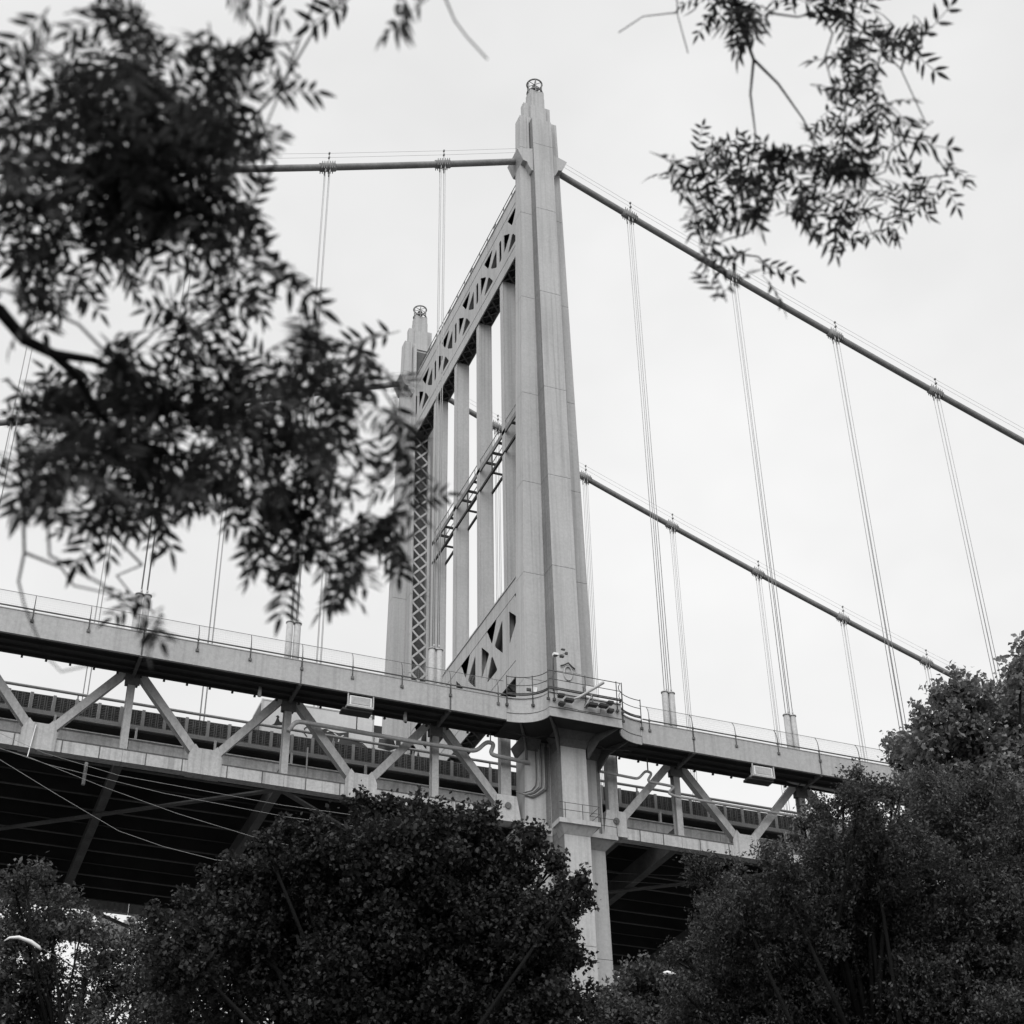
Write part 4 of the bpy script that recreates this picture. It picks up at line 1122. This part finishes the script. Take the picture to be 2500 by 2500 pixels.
def hanging(name, label, base, trunk_pts, limbs, lim_r, blobs, K, ll, seed, group, nmax=300):
    rng = np.random.default_rng(seed)
    base = Vector(base)
    root = thing(name, label, 'tree', tuple(base), group)
    MB().tube(trunk_pts, [.2, .17, .13, .09, .045][:len(trunk_pts)], 10).build('trunk', 'bark', root)
    allp = []
    for k, pts in limbs.items():
        pts = [Vector(p) for p in pts]
        r0 = lim_r.get(k, .006)
        rs = [max(.0022, r0 * (1 - .75 * i / (len(pts) - 1))) for i in range(len(pts))]
        allp += pts
        MB().tube(pts, rs, 7).build('limb', 'bark', root)
    variants = []
    for i in range(10):
        L = ll * rng.uniform(2.1, 2.9)
        V, F = leaf_geo(rng, L, int(rng.integers(3, 6)), ll * rng.uniform(.85, 1.1))
        variants.append((np_mesh('leaf', V, F, 'leaf_near'), V, F, L))
    spec = []
    twigs = MB()
    left = list(blobs); conn = list(allp)
    while left:                                            # shoots fork from whatever is nearest
        bl, near = min(((q, p) for q in left for p in conn), key=lambda t: (Vector(t[0][:3]) - t[1]).length)
        left.remove(bl)
        x, y, z, r, dn = bl
        c = np.array([x, y, z]); cv = Vector(c)
        ln = (cv - near).length
        q1 = near.lerp(cv, .35) + Vector(rng.normal(size=3) * .09 * ln); q2 = near.lerp(cv, .7) + Vector(rng.normal(size=3) * .09 * ln)
        twigs.tube([near, q1, q2, cv], [.0042, .0036, .003, .002], 5)
        conn += [q2, cv]
        cnt = max(2, int(round(dn * (r / K[0]) ** 2 * K[1])))
        for j in range(cnt):
            d = unit(rng.normal(size=3)); mp = c + d * r * .9 * rng.random() ** .45
            vi = int(rng.integers(len(variants))); L = variants[vi][3]
            dr = unit((mp - c) / (r + 1e-6) * .8 + rng.normal(size=3) * np.array([.8, .8, .45]) + np.array([0, 0, -.28]))
            up = unit(np.array([0, 0, 1.0]) + rng.normal(size=3) * .5)
            s = unit(np.cross(up, dr)); n_ = unit(np.cross(dr, s))
            b0 = mp - dr * L * .5
            spec.append((vi, b0, np.stack([dr, s, n_], 1), rng.uniform(.85, 1.12)))
            twigs.tube([cv, Vector(c * .5 + b0 * .5) + Vector((0, 0, .012)), Vector(b0)], [.0022, .0018, .0014], 4)
    twigs.build('twig', 'bark', root)['kind'] = 'stuff'
    order = np.argsort([np.linalg.norm(s[1] - np.array(CAM)) for s in spec])
    restV, restF, off = [], [], 0
    for q, i in enumerate(order):
        vi, p, M_, sc = spec[i]
        if q < nmax:
            o = bpy.data.objects.new('leaf', variants[vi][0]); COL.objects.link(o); o.parent = root
            mm = Matrix([list(M_[a] * sc) + [p[a] - base[a]] for a in range(3)] + [[0, 0, 0, 1]])
            o.matrix_local = mm
        else:
            V = variants[vi][1] @ (M_ * sc).T + p - np.array(base)
            restV.append(V); restF.append(variants[vi][2] + off); off += len(V)
    if restV:
        o = bpy.data.objects.new('foliage', np_mesh('foliage', np.concatenate(restV), np.concatenate(restF), 'leaf_near'))
        COL.objects.link(o); o.parent = root; o['kind'] = 'stuff'
    print(name, len(spec), 'leaves')
    return root
hanging('overhanging_ash', 'blurred near branch of dense dark leaves hanging at upper left', (-37.6, -75.6, 0),
        [(-37.6, -75.6, -.1), (-37.5, -75.65, 1.6), (-37.2, -75.8, 3.2), (-36.2, -76.1, 4.1), (-35.052, -76.349, 4.174)],
        LIMB_L, {'limb': .02, 'limb2': .013, 'tw1': .005, 'tw2': .004, 'tw3': .004, 'tw4': .003, 'tw5': .003},
        LEFT + [[-34.33, -76.858, 4.671, .07, .7], [-34.402, -76.823, 4.65, .07, .7], [-34.284, -76.71, 4.536, .06, .5], [-34.26, -76.81, 4.62, .05, .4]], (.106, 13.5), .056, 21, 'branches hanging near the lens')
hanging('overhanging_ash', 'blurred near spray of lacy leaves hanging at upper right', (-28.6, -79.0, 0),
        [(-28.6, -79.0, -.1), (-28.7, -78.9, 3), (-29.6, -78.2, 5.8), (-31.2, -77.2, 6.9), (-32.572, -76.356, 6.564)],
        LIMB_R, {'r1': .009, 'r2': .006, 'r3': .005, 'r4': .003, 'r5': .0025, 'r7': .004}, RIGHT, (.165, 18), .060, 22, 'branches hanging near the lens')
